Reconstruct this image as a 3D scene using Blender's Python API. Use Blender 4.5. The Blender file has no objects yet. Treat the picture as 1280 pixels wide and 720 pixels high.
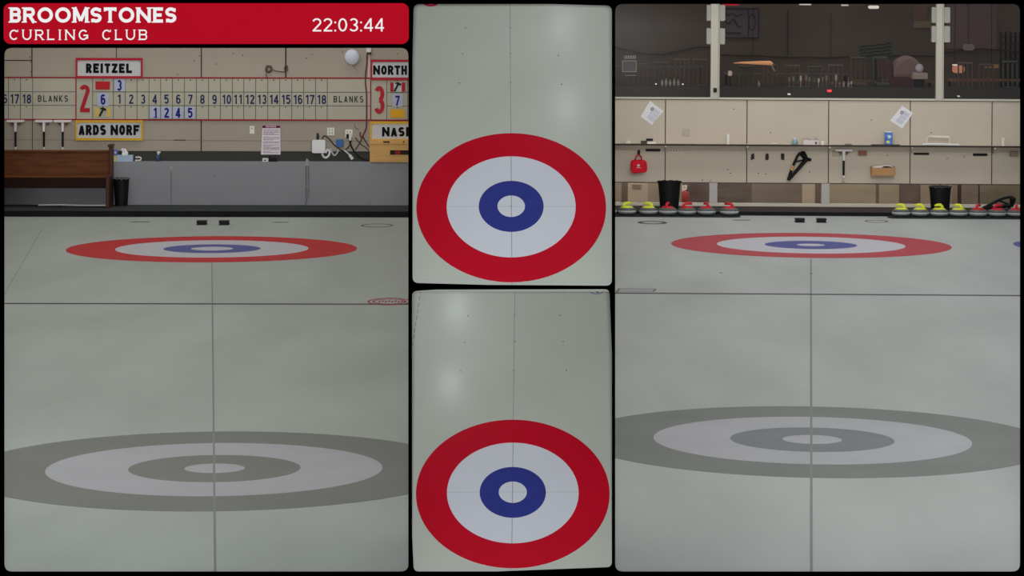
import bpy, math, random
from mathutils import Vector, Matrix
random.seed(4)
F = 4000.0          # focal length in pixels of the 1280 wide frame
HY = -50.0          # horizon row
ZC = 3.648          # camera height above the left ice
SC = bpy.context.scene
COL = SC.collection

# ------------------------------------------------------------------ basics
def X(px, Y): return (px - 640.0) * Y / F
def Z(py, Y): return ZC - (py - HY) * Y / F
def gL(py): return ZC * F / (py - HY)                 # depth of a point on the left ice
Z0R = -0.094
def gR(py): return (ZC - Z0R) * F / (py - HY)

def lin(c):
    c /= 255.0
    return c / 12.92 if c <= 0.04045 else ((c + 0.055) / 1.055) ** 2.4
K = 0.55
MC = {}
def M(name, rgb, rough=0.6, spec=0.25, var=0.0, scale=3.0, stretch=(1, 1, 1), emit=0, metal=0.0, bump=0.0, gain=1.0):
    if name in MC: return MC[name]
    m = bpy.data.materials.new(name); m.use_nodes = True
    nt = m.node_tree; b = nt.nodes['Principled BSDF']
    col = [min(0.9, lin(c) / K * gain) for c in rgb] + [1]
    b.inputs['Base Color'].default_value = col
    b.inputs['Roughness'].default_value = rough
    b.inputs['Specular IOR Level'].default_value = spec
    b.inputs['Metallic'].default_value = metal
    tc = nt.nodes.new('ShaderNodeTexCoord'); mp = nt.nodes.new('ShaderNodeMapping')
    mp.inputs['Scale'].default_value = stretch
    nz = nt.nodes.new('ShaderNodeTexNoise'); nz.inputs['Scale'].default_value = scale
    nz.inputs['Detail'].default_value = 5
    nt.links.new(tc.outputs['Object'], mp.inputs['Vector']); nt.links.new(mp.outputs['Vector'], nz.inputs['Vector'])
    if True:
        v = max(var, 0.02)
        cr = nt.nodes.new('ShaderNodeValToRGB')
        cr.color_ramp.elements[0].position = 0.3; cr.color_ramp.elements[1].position = 0.7
        cr.color_ramp.elements[0].color = [c * (1 - v) for c in col[:3]] + [1]
        cr.color_ramp.elements[1].color = [min(0.95, c * (1 + v)) for c in col[:3]] + [1]
        nt.links.new(nz.outputs['Fac'], cr.inputs['Fac']); nt.links.new(cr.outputs['Color'], b.inputs['Base Color'])
    if bump:
        bp = nt.nodes.new('ShaderNodeBump'); bp.inputs['Strength'].default_value = bump; bp.inputs['Distance'].default_value = 0.01
        nt.links.new(nz.outputs['Fac'], bp.inputs['Height']); nt.links.new(bp.outputs['Normal'], b.inputs['Normal'])
    if emit:
        b.inputs['Emission Color'].default_value = [lin(c) for c in rgb] + [1]
        b.inputs['Emission Strength'].default_value = emit
    MC[name] = m
    return m

WL = {}            # world location of every object's origin
TOPS = []          # top-level objects of the bay being built
class MB:
    def __init__(s): s.v = []; s.f = []; s.m = []
    def add(s, vs, fs, m=0):
        o = len(s.v); s.v += [tuple(p) for p in vs]
        for f in fs: s.f.append([i + o for i in f]); s.m.append(m)
        return s
    def box(s, x0, x1, y0, y1, z0, z1, m=0):
        x0, x1 = sorted((x0, x1)); y0, y1 = sorted((y0, y1)); z0, z1 = sorted((z0, z1))
        return s.add([(x0,y0,z0),(x1,y0,z0),(x1,y1,z0),(x0,y1,z0),(x0,y0,z1),(x1,y0,z1),(x1,y1,z1),(x0,y1,z1)],
              [(0,3,2,1),(4,5,6,7),(0,1,5,4),(1,2,6,5),(2,3,7,6),(3,0,4,7)], m)
    def prism(s, pts, y0, y1, m=0):          # outline in x,z (any winding), from y0 (front) back to y1
        a = sum(pts[i][0]*pts[(i+1)%len(pts)][1]-pts[(i+1)%len(pts)][0]*pts[i][1] for i in range(len(pts)))
        if a < 0: pts = pts[::-1]
        n = len(pts)
        vs = [(x, y0, z) for x, z in pts] + [(x, y1, z) for x, z in pts]
        fs = [list(range(n)), list(range(2*n-1, n-1, -1))] + [[i, i+n, (i+1)%n+n, (i+1)%n] for i in range(n)]
        return s.add(vs, fs, m)
    def slab(s, pts, z0, z1, m=0):           # outline in x,y
        a = sum(pts[i][0]*pts[(i+1)%len(pts)][1]-pts[(i+1)%len(pts)][0]*pts[i][1] for i in range(len(pts)))
        if a < 0: pts = pts[::-1]
        n = len(pts)
        vs = [(x, y, z0) for x, y in pts] + [(x, y, z1) for x, y in pts]
        fs = [list(range(n-1, -1, -1)), list(range(n, 2*n))] + [[i, (i+1)%n, (i+1)%n+n, i+n] for i in range(n)]
        return s.add(vs, fs, m)
    def tube(s, path, r, n=8, m=0, closed=False):
        path = [Vector(p) for p in path]; N = len(path); rings = []
        for i, p in enumerate(path):
            a = path[i-1] if (i > 0 or closed) else p
            b = path[(i+1) % N] if (i < N-1 or closed) else p
            d = (b - a).normalized()
            up = Vector((0, 1, 0)) if abs(d.y) < 0.9 else Vector((1, 0, 0))
            u = d.cross(up).normalized(); w = d.cross(u).normalized()
            rr = r[i] if isinstance(r, (list, tuple)) else r
            rings.append([p + (u*math.cos(2*math.pi*k/n) + w*math.sin(2*math.pi*k/n))*rr for k in range(n)])
        vs = [q for g in rings for q in g]; fs = []
        for i in range(N if closed else N-1):
            j = (i+1) % N
            for k in range(n): fs.append((i*n+k, i*n+(k+1)%n, j*n+(k+1)%n, j*n+k))
        if not closed: fs += [list(range(n-1, -1, -1)), list(range((N-1)*n, N*n))]
        return s.add(vs, fs, m)
    def lathe(s, prof, cx, cy, n=32, m=0, sx=1, sy=1):
        vs = []; fs = []
        for r, z in prof:
            vs += [(cx + r*sx*math.cos(2*math.pi*k/n), cy + r*sy*math.sin(2*math.pi*k/n), z) for k in range(n)]
        for i in range(len(prof)-1):
            for k in range(n): fs.append((i*n+k, i*n+(k+1)%n, (i+1)*n+(k+1)%n, (i+1)*n+k))
        fs += [list(range(n-1, -1, -1)), list(range((len(prof)-1)*n, len(prof)*n))]
        return s.add(vs, fs, m)
    def ball(s, c, r, n=16, m=0):
        rx, ry, rz = r if isinstance(r, tuple) else (r, r, r)
        prof = []; 
        for i in range(n+1):
            a = -math.pi/2 + math.pi*i/n
            prof.append((max(0.001, math.cos(a)), math.sin(a)))
        o = MB().lathe(prof, 0, 0, 20)
        return s.add([(c[0]+x*rx, c[1]+y*ry, c[2]+z*rz) for x, y, z in o.v], o.f, m)
    def annulus(s, C, U, V, Nn, r0, r1, t=0.001, n=128, m=0):
        C, U, V, Nn = map(Vector, (C, U, V, Nn)); vs = []
        for r in (r0, r1):
            for h in (0, t):
                vs += [C + (U*math.cos(2*math.pi*k/n) + V*math.sin(2*math.pi*k/n))*r + Nn*h for k in range(n)]
        fs = []
        for k in range(n):
            j = (k+1) % n
            fs.append((n+k, 3*n+k, 3*n+j, n+j))          # top
            fs.append((2*n+k, 2*n+j, 3*n+j, 3*n+k))      # outside
            if r0 > 0: fs.append((k, n+k, n+j, j))
        return s.add(vs, fs, m)
    def merge(s, o, m=0):
        return s.add(o.v, o.f, m)
    def build(s, name, mats, parent=None, bevel=0.0, smooth=False, origin=None, seg=2):
        if not isinstance(mats, (list, tuple)): mats = [mats]
        if parent is not None: org = WL[parent]
        elif origin is not None: org = Vector(origin)
        else:
            xs = [p[0] for p in s.v]; ys = [p[1] for p in s.v]; zs = [p[2] for p in s.v]
            org = Vector(((min(xs)+max(xs))/2, (min(ys)+max(ys))/2, min(zs)))
        me = bpy.data.meshes.new(name)
        me.from_pydata([Vector(p) - org for p in s.v], [], s.f); me.update()
        for m in mats: me.materials.append(m)
        for p, mi in zip(me.polygons, s.m):
            p.material_index = mi; p.use_smooth = smooth
        o = bpy.data.objects.new(name, me); COL.objects.link(o)
        if parent is not None: o.parent = parent
        else: o.location = org; TOPS.append(o)
        WL[o] = org
        if bevel:
            b = o.modifiers.new('bevel', 'BEVEL'); b.width = bevel; b.segments = seg; b.limit_method = 'ANGLE'
        return o

def tag(o, label=None, cat=None, group=None, kind=None):
    if label: o['label'] = label
    if cat: o['category'] = cat
    if group: o['group'] = group
    if kind: o['kind'] = kind
    return o
def thing(name, label, cat, loc, group=None):
    o = bpy.data.objects.new(name, None); o.empty_display_size = 0.05; COL.objects.link(o)
    o.location = loc; WL[o] = Vector(loc); TOPS.append(o)
    return tag(o, label, cat, group)
def copy_thing(src, loc, rotz=0, label=None, group=None):
    r = src.copy(); COL.objects.link(r); r.location = loc; r.rotation_euler = (0, 0, rotz)
    WL[r] = Vector(loc); TOPS.append(r)
    if label: r['label'] = label
    if group: r['group'] = group
    for ch in list(src.children):
        c = ch.copy(); COL.objects.link(c); c.parent = r
        for g in list(ch.children):
            d = g.copy(); COL.objects.link(d); d.parent = c
    return r

def rrect(x0, x1, z0, z1, r, n=6):
    pts = []
    for cx, cz, a0 in ((x1-r, z1-r, 0), (x0+r, z1-r, 90), (x0+r, z0+r, 180), (x1-r, z0+r, 270)):
        for i in range(n+1):
            a = math.radians(a0 + 90*i/n); pts.append((cx + r*math.cos(a), cz + r*math.sin(a)))
    return pts

# ------------------------------------------------------------------ lettering
TCACHE = {}
def text_geo(body, off=0.0):
    key = (body, off)
    if key in TCACHE: return TCACHE[key]
    cu = bpy.data.curves.new('lettering_curve', 'FONT'); cu.body = body; cu.size = 1; cu.extrude = 0.05; cu.offset = off
    cu.resolution_u = 4
    ob = bpy.data.objects.new('lettering_curve', cu); COL.objects.link(ob)
    bpy.context.view_layer.update()
    dg = bpy.context.evaluated_depsgraph_get()
    me = bpy.data.meshes.new_from_object(ob.evaluated_get(dg))
    vs = [tuple(v.co) for v in me.vertices]; fs = [tuple(p.vertices) for p in me.polygons]
    bpy.data.objects.remove(ob); bpy.data.curves.remove(cu); bpy.data.meshes.remove(me)
    xs = [v[0] for v in vs]; ys = [v[1] for v in vs]
    TCACHE[key] = (vs, fs, min(xs), max(xs), min(ys), max(ys))
    return TCACHE[key]
def text(mb, body, x0, x1, z0, z1, yf, thk=0.004, off=0.0, m=0):
    """body filling the box x0..x1, z0..z1 on a plane at yf"""
    vs, fs, a, b, c, d = text_geo(body, off)
    mb.add([(x0 + (x-a)/(b-a)*(x1-x0), yf + (0.5 - z/0.1)*thk - thk, z0 + (y-c)/(d-c)*(z1-z0)) for x, y, z in vs], fs, m)
    return mb
def ell(cx, cy, rx, ry, a0, a1, n=14):
    return [(cx + rx*math.cos(math.radians(a0+(a1-a0)*i/n)), cy + ry*math.sin(math.radians(a0+(a1-a0)*i/n))) for i in range(n+1)]
def glyph(ch, W, w):
    h = w/2; l, r, b, t = h, W-h, h, 1-h; m = 0.5; cx = W/2
    stem = lambda x: [(x, 0), (x, 1)]
    def bowl(y0, y1, xr):
        ry = (y1-y0)/2; rx = min(ry*0.9, (xr-l)*0.6)
        return [(l, y1)] + ell(xr-rx, (y0+y1)/2, rx, ry, 90, -90) + [(l, y0)]
    G = {
     'A': ([[(h*0.9, 0), (cx, t+h*0.3)], [(W-h*0.9, 0), (cx, t+h*0.3)], [(W*0.22, 0.27), (W*0.78, 0.27)]], [(h*0.9, 0), (W-h*0.9, 0)]),
     'B': ([stem(l), bowl(0.52, t, r-0.02), bowl(b, 0.52, r)], [(l-h*.3, 0), (l-h*.3, 1)]),
     'C': ([ell(cx, m, cx-h, m-h, 42, 318, 20)], [(r, .9, 'v')]),
     'D': ([stem(l), [(l, t)] + ell(cx-0.02, m, cx-h+.02, m-h, 90, -90, 18) + [(l, b)]], [(l, 0), (l, 1)]),
     'E': ([stem(l), [(l, t), (W, t)], [(l, m), (W*0.86, m)], [(l, b), (W, b)]], [(l-h*.3, 0), (l-h*.3, 1)]),
     'F': ([stem(l), [(l, t), (W, t)], [(l, m), (W*0.86, m)]], [(l, 0), (l, 1)]),
     'G': ([ell(cx, m, cx-h, m-h, 42, 330, 20), [(cx, .45), (W, .45)], [(r, .45), (r, .12)]], []),
     'H': ([stem(l), stem(r), [(l, m), (r, m)]], [(l, 0), (l, 1), (r, 0), (r, 1)]),
     'I': ([stem(cx)], [(cx, 0), (cx, 1)]),
     'K': ([stem(l), [(l, .35), (r, 1)], [(l+.12, .5), (r, 0)]], [(l, 0), (l, 1)]),
     'L': ([stem(l), [(l, b), (W, b)]], [(l, 0), (l, 1)]),
     'M': ([stem(l), stem(r), [(l, 1), (cx, 0.12)], [(cx, 0.12), (r, 1)]], [(l-h*.3, 0), (l-h*.3, 1), (r+h*.3, 0), (r+h*.3, 1)]),
     'N': ([stem(l), stem(r), [(l, 1-h*.9), (r, h*.9)]], [(l, 0), (l, 1), (r, 1)]),
     'O': ([ell(cx, m, cx-h, m-h, 0, 360, 32)], []),
     'R': ([stem(l), bowl(0.48, t, r-.02), [(cx, .48), (W-h*.6, 0)]], [(l-h*.3, 0), (l-h*.3, 1), (W-h*.6, 0)]),
     'S': ([ell(cx, m+(m-h)/2, cx-h, (m-h)/2, 28, 270, 16), ell(cx, m-(m-h)/2, cx-h, (m-h)/2, 90, -152, 16)], [(r, .84, 'v'), (l, .16, 'v')]),
     'T': ([[(0, t), (W, t)], stem(cx)], [(cx, 0), (h*.55, .88, 'v'), (W-h*.55, .88, 'v')]),
     'U': ([[(l, 1)] + ell(cx, cx, cx-h, cx-h, 180, 360, 16) + [(r, 1)]], [(l, 1), (r, 1)]),
     'Z': ([[(0, t), (W, t)], [(r, t), (l, b)], [(0, b), (W, b)]], []),
    }
    rq = (m-h)/2
    D = {
     '0': [ell(cx, m, cx-h, m-h, 0, 360, 28)],
     '1': [[(cx+.08, 0), (cx+.08, 1)], [(cx+.08, t+h*.2), (cx-.16, t-.14)]],
     '2': [ell(cx, t-(cx-h)*.95, cx-h, (cx-h)*.95, 165, -25, 14) + [(l+.01, b)], [(l-h*.6, b), (W, b)]],
     '3': [ell(cx, .5+rq, (cx-h)*.92, rq, 150, -90, 14), ell(cx, .5-rq, cx-h, rq, 90, -155, 14)],
     '4': [[(r-W*.16, 0), (r-W*.16, 1)], [(r-W*.16, t+h*.4), (l-h*.3, .3)], [(0, .27), (W, .27)]],
     '5': [[(W*.92, t), (l+.03, t)], [(l+.03, 1), (l, .5)], [(l, .5)] + ell(cx, .5-rq+.06, cx-h, rq+.06, 110, -150, 16)],
     '6': [ell(cx, .5-rq+.04, cx-h, rq+.04, 0, 360, 20), [(l, .5-rq)] + ell(cx, t-(cx-h), cx-h, cx-h, 180, 30, 10)],
     '7': [[(0, t), (W, t)], [(r, t), (cx-.1, 0)]],
     '8': [ell(cx, .5+rq, (cx-h)*.9, rq, 0, 360, 20), ell(cx, .5-rq, cx-h, rq, 0, 360, 20)],
     '9': [ell(cx, .5+rq-.04, cx-h, rq+.04, 0, 360, 20), [(r, .5+rq)] + ell(cx, b+(cx-h), cx-h, cx-h, 0, -150, 10)],
     ':': [[(cx, 0), (cx, .13)], [(cx, .62), (cx, .75)]],
    }
    if ch in D: return D[ch], []
    return G[ch]
JIT = [0]
def jit():
    JIT[0] = (JIT[0]+1) % 17
    return JIT[0]*.00012
def ribbon(mb, pts, w, sx, sz, ox, oz, y0, y1, m=0):
    y0 -= jit()
    P = [Vector((p[0], p[1])) for p in pts]; L = []; R = []
    closed = (P[0]-P[-1]).length < 1e-5
    n = len(P)
    for i, p in enumerate(P):
        a = P[i-1] if i else (P[-2] if closed else p); b = P[i+1] if i < n-1 else (P[1] if closed else p)
        d1 = (p-a).normalized() if (p-a).length else (b-p).normalized()
        d2 = (b-p).normalized() if (b-p).length else d1
        n1 = Vector((-d1.y, d1.x)); n2 = Vector((-d2.y, d2.x)); q = (n1+n2)
        q = q.normalized() if q.length > 1e-4 else n1
        k = 1/max(0.5, q.dot(n1))
        L.append(p + q*w/2*k); R.append(p - q*w/2*k)
    for i in range(n-1):
        quad = [L[i], L[i+1], R[i+1], R[i]]
        mb.prism([(ox+q.x*sx, oz+q.y*sz) for q in quad], y0, y1, m)
def block_text(mb, s, x0, x1, z0, z1, yf, w=0.2, widths=None, gap=0.12, serif=False, thk=0.004, m=0):
    widths = widths or {}
    wd = [widths.get(c, widths.get('*', 0.7)) if c != ' ' else widths.get(' ', 0.35) for c in s]
    tot = sum(wd) + gap*(len(s)-1); sx = (x1-x0)/tot; sz = z1-z0; cur = 0
    for c, W in zip(s, wd):
        if c != ' ':
            st, sf = glyph(c, W, w)
            for line in st: ribbon(mb, line, w, sx, sz, x0+cur*sx, z0, yf-thk, yf, m)
            if serif:
                th = 0.085 if w > .15 else .06; sw = w*0.5 + (0.06 if w > .15 else .07)
                for q in sf:
                    if len(q) == 3:
                        mb.box(x0+(cur+q[0]-w*.28)*sx, x0+(cur+q[0]+w*.28)*sx, yf-thk-jit(), yf, z0+(q[1]-.14)*sz, z0+(q[1]+.10)*sz, m)
                    else:
                        zb = 0 if q[1] == 0 else 1-th
                        mb.box(x0+(cur+q[0]-sw)*sx, x0+(cur+q[0]+sw)*sx, yf-thk-jit(), yf, z0+zb*sz, z0+(zb+th)*sz, m)
        cur += W+gap
    return mb

# ------------------------------------------------------------------ materials
black = M('view border black', (0, 0, 0), 1.0, 0.0)
ice = M('pebbled ice', (140, 147, 142), 0.55, 0.12, var=0.09, scale=0.9, stretch=(1.2, .35, 1), bump=0.02)
ice_r = M('pebbled ice bluish', (145, 149, 147), 0.55, 0.12, var=0.09, scale=0.9, stretch=(1.2, .3, 1), bump=0.02)
ice_o = M('pebbled ice overhead', (141, 146, 138), 0.30, 0.35, var=0.03, scale=2.5, stretch=(1, 1, 1), bump=0.05)
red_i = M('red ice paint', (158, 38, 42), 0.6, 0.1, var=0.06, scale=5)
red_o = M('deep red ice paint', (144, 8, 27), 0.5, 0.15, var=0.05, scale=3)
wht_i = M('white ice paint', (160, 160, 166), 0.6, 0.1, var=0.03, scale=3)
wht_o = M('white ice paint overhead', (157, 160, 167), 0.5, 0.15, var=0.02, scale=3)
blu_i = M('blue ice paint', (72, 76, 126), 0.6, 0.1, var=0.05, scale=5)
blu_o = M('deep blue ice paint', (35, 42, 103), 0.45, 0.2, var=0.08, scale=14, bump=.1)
gry_i = M('grey ice paint', (103, 105, 101), 0.6, 0.1, var=0.05, scale=1.2)
wht_n = M('faded white ice paint', (146, 147, 151), 0.6, 0.1, var=0.04, scale=1.5)
line_g = M('faint grey line', (110, 114, 111), 0.6, 0.1)
line_d = M('dark line paint', (62, 52, 56), 0.6, 0.1)
cream = M('cream wall panel', (136, 128, 116), 0.75, 0.15, var=0.035, scale=1.2)
cream2 = M('cream board', (146, 143, 129), 0.7, 0.15, var=0.03, scale=2)
cream_r = M('cream wall panel warm', (160, 151, 137), 0.7, 0.15, var=0.035, scale=1.2)
seam = M('dark seam', (45, 40, 36), 0.9, 0.0)
seam_f = M('faint seam', (112, 106, 94), 0.9, 0.0)
kneeg = M('grey painted wall', (117, 118, 122), 0.7, 0.15, var=0.03, scale=1.5)
stripg = M('dark grey board', (48, 48, 45), 0.7, 0.15, var=0.05, scale=3)
walk = M('dark walkway rubber', (50, 53, 54), 0.8, 0.1, var=0.08, scale=6)
walk_r = M('brown walkway mat', (60, 54, 56), 0.8, 0.1, var=0.1, scale=6)
kerb = M('black kerb rubber', (20, 22, 22), 0.8, 0.1, var=0.2, scale=10)
redp = M('red paint', (140, 18, 34), 0.5, 0.2)
dkred = M('dark red line paint', (120, 22, 32), 0.6, 0.1)
yelp = M('yellow paint', (172, 136, 34), 0.5, 0.2)
whtp = M('white paint', (158, 159, 160), 0.5, 0.2)
blkp = M('black lettering', (10, 10, 14), 0.6, 0.1)
navy = M('navy lettering', (28, 34, 72), 0.6, 0.1)
bluel = M('blue lettering', (22, 26, 96), 0.6, 0.1)
cardb = M('pale blue card', (146, 149, 166), 0.7, 0.1)
gridl = M('grid line', (82, 80, 74), 0.8, 0.1)
plast = M('white plastic', (180, 180, 178), 0.4, 0.3)
plast_b = M('bluish white plastic', (172, 176, 200), 0.4, 0.3)
plast_d = M('black plastic', (12, 12, 14), 0.5, 0.2)
cablm = M('dark cable', (48, 36, 36), 0.6, 0.2)
cablw = M('white cable', (188, 188, 186), 0.5, 0.2)
wood = M('pew wood', (80, 44, 18), 0.5, 0.2, var=0.3, scale=3, stretch=(1, 1, 7))
wood_shade = M('shaded pew wood', (28, 12, 8), 0.6, 0.15, var=0.2, scale=3, stretch=(1, 1, 7))  # shade below the pew seat put into a darker wood tone
wood_y = M('pine wood', (168, 132, 80), 0.6, 0.2, var=0.12, scale=4, stretch=(.5, 1, 6))
granite = M('grey granite', (74, 76, 74), 0.4, 0.3, var=0.35, scale=60)
band = M('pale striking band', (140, 146, 142), 0.6, 0.2, var=0.1, scale=60)
yelh = M('yellow handle plastic', (178, 182, 50), 0.4, 0.3)
redh = M('red handle plastic', (160, 28, 40), 0.4, 0.3)

# ------------------------------------------------------------------ camera
cam = bpy.data.cameras.new('camera'); co = bpy.data.objects.new('camera', cam); COL.objects.link(co)
cam.sensor_width = 36; cam.lens = 36 * F / 1280
cam.shift_y = -(360 - HY) / 1280
co.location = (0, 0, ZC); co.rotation_euler = (math.pi/2, 0, 0)
cam.clip_end = 300; cam.clip_start = 0.1
SC.camera = co
SC.view_settings.view_transform = 'Standard'; SC.view_settings.look = 'None'
SC.view_settings.gamma = 1; SC.view_settings.use_curve_mapping = False; SC.view_settings.exposure = 0

def area(name, loc, sx, sy, power, rot=(0, 0, 0), col=(1, 1, 1)):
    l = bpy.data.lights.new(name, 'AREA'); l.shape = 'RECTANGLE'; l.size = sx; l.size_y = sy; l.energy = power; l.color = col
    o = bpy.data.objects.new(name, l); COL.objects.link(o); o.location = loc; o.rotation_euler = rot
    return o

# ================================================================== VIEW BORDERS ADDED AS A BLACK WALL
YF = 18.40
def fp(px, py, Y=YF): return (X(px, Y), Z(py, Y))
def round_poly(pts, r, n=5):
    out = []; N = len(pts)
    for i in range(N):
        p = Vector(pts[i]); a = Vector(pts[i-1]) - p; b = Vector(pts[(i+1) % N]) - p
        ang = a.angle(b)
        if ang > 2.8: out.append(tuple(p)); continue
        d = min(r, a.length*.45, b.length*.45)
        s0 = p + a.normalized()*d; s1 = p + b.normalized()*d
        for k in range(n+1):
            t = k/n; q = s0*(1-t)**2 + p*2*t*(1-t) + s1*t*t; out.append((q.x, q.y))
    return out
cu = bpy.data.curves.new('wall_view_border', 'CURVE'); cu.dimensions = '2D'; cu.fill_mode = 'BOTH'; cu.extrude = 0.008
openings = [
    round_poly([fp(5, 60), fp(510.5, 60), fp(510.5, 715), fp(5, 715)], 0.045),
    round_poly([fp(769, 5), fp(1275.5, 5), fp(1275.5, 715), fp(769, 715)], 0.045),
    round_poly([fp(517, 5), fp(690, 5), fp(765, 7), fp(765, 357.5), fp(612, 356.5), fp(515.5, 354), fp(515.5, 78)], 0.035),
    round_poly([fp(515, 364), fp(545, 362), fp(762, 361.5), fp(765, 442), fp(765, 709.5), fp(620, 715), fp(517, 715), fp(515, 670)], 0.03)]
outer = [(-6.5, -0.6), (6.5, -0.6), (6.5, 4.7), (-6.5, 4.7)]
for pts in [outer] + openings:
    sp = cu.splines.new('POLY'); sp.points.add(len(pts)-1); sp.use_cyclic_u = True
    for q, (x, z) in zip(sp.points, pts): q.co = (x, z, 0, 1)
tmp = bpy.data.objects.new('wall_view_border', cu); COL.objects.link(tmp); bpy.context.view_layer.update()
me = bpy.data.meshes.new_from_object(tmp.evaluated_get(bpy.context.evaluated_depsgraph_get()))
bpy.data.objects.remove(tmp)
me.name = 'wall_view_border'; me.materials.clear(); me.materials.append(black)
wf = bpy.data.objects.new('wall_view_border', me); COL.objects.link(wf)
wf.rotation_euler = (math.pi/2, 0, 0); wf.location = (0, YF + 0.008, 0); wf['kind'] = 'structure'

# ---- caption banner and time stamp, added as a board on the border wall
YS = YF - 0.022
sg = thing('caption_banner', 'added long red rounded caption banner with white club name and time stamp, above the scoreboard view', 'sign', (X(257, YS), YS, Z(55, YS)))
MB().prism(rrect(X(4.5, YS), X(511, YS), Z(55, YS), Z(4, YS), 0.04), YS, YF).build('board', M('banner red', (173, 14, 33), 0.8, 0.0, var=.02, gain=.6), sg)
wl = M('banner white', (250, 250, 250), 0.6, 0.1)
mb = MB()
block_text(mb, 'BROOMSTONES', X(12.5, YS), X(220.5, YS), Z(28.3, YS), Z(9.2, YS), YS, w=0.215,
           widths={'B': .74, 'R': .80, 'O': 1.04, 'M': 1.02, 'S': .74, 'T': .84, 'N': .96, 'E': .66}, gap=0.155, serif=True)
tag(mb.build('club_name', wl, sg), 'heavy white slab serif lettering')
mb = MB()
block_text(mb, 'CURLING CLUB', X(12, YS), X(184, YS), Z(50, YS), Z(37, YS), YS, w=0.135,
           widths={'*': .82, 'I': .3, 'C': .9, 'G': .95, 'N': .95, 'U': .9, 'L': .7, ' ': .62}, gap=0.4, serif=True)
tag(mb.build('club_type', wl, sg), 'thin widely spaced white lettering')
tag(block_text(MB(), '22:03:44', X(390.5, YS), X(480, YS), Z(39.3, YS), Z(22.8, YS), YS, w=.115, widths={'*': .62, ':': .14}, gap=.14).build('time_stamp', wl, sg), 'white time stamp digits')

# ================================================================== ALCOVE WITH THE TWO TILTED ICE PANELS
def make_slab(tdeg, py_bot, y_bot, py_top, cx, cy, width, which):
    t = math.radians(tdeg)
    V = Vector((0, math.sin(t), math.cos(t))); U = Vector((1, 0, 0)); Nn = Vector((0, -math.cos(t), math.sin(t)))
    P0 = Vector((0, y_bot, Z(py_bot, y_bot)))
    def hit(px, py):
        d = Vector(((px-640)/F, 1, -(py-HY)/F)); c = Vector((0, 0, ZC))
        s = (P0-c).dot(Nn) / d.dot(Nn); return c + d*s
    return U, V, Nn, hit
def dash(mb, A, B, w, Nn, t=0.0015, m=0):
    A, B = Vector(A), Vector(B); d = (B-A).normalized(); s = d.cross(Nn).normalized()*w/2
    vs = [A-s, A+s, B+s, B-s]; vs = vs + [v + Nn*t for v in vs]
    mb.add(vs, [(3,2,1,0),(4,5,6,7),(0,1,5,4),(1,2,6,5),(2,3,7,6),(3,0,4,7)], m)
specs = [
  dict(t=42.9, pb=362, yb=18.47, pt=-2, cx=639, cy=258, w=237, word='upper',
       dots=[(582,35),(578,67.5),(574,104),(638,104),(638,67),(638,35),(698,69.5),(702,105.5)], cl=((637.5,4),(640,357)), tee=((519,258),(762,258.5))),
  dict(t=50.4, pb=720, yb=18.47, pt=356, cx=641, cy=615.5, w=242, word='lower',
       dots=[(585,395),(580.5,428),(576,464),(643,394),(643,427),(642,463),(700,394),(704,427),(708,463)], cl=((643.5,361),(639.5,712)), tee=((517,615.5),(764,615)))]
dotm = M('dark speck', (66, 76, 72), .7, .1)
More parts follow.
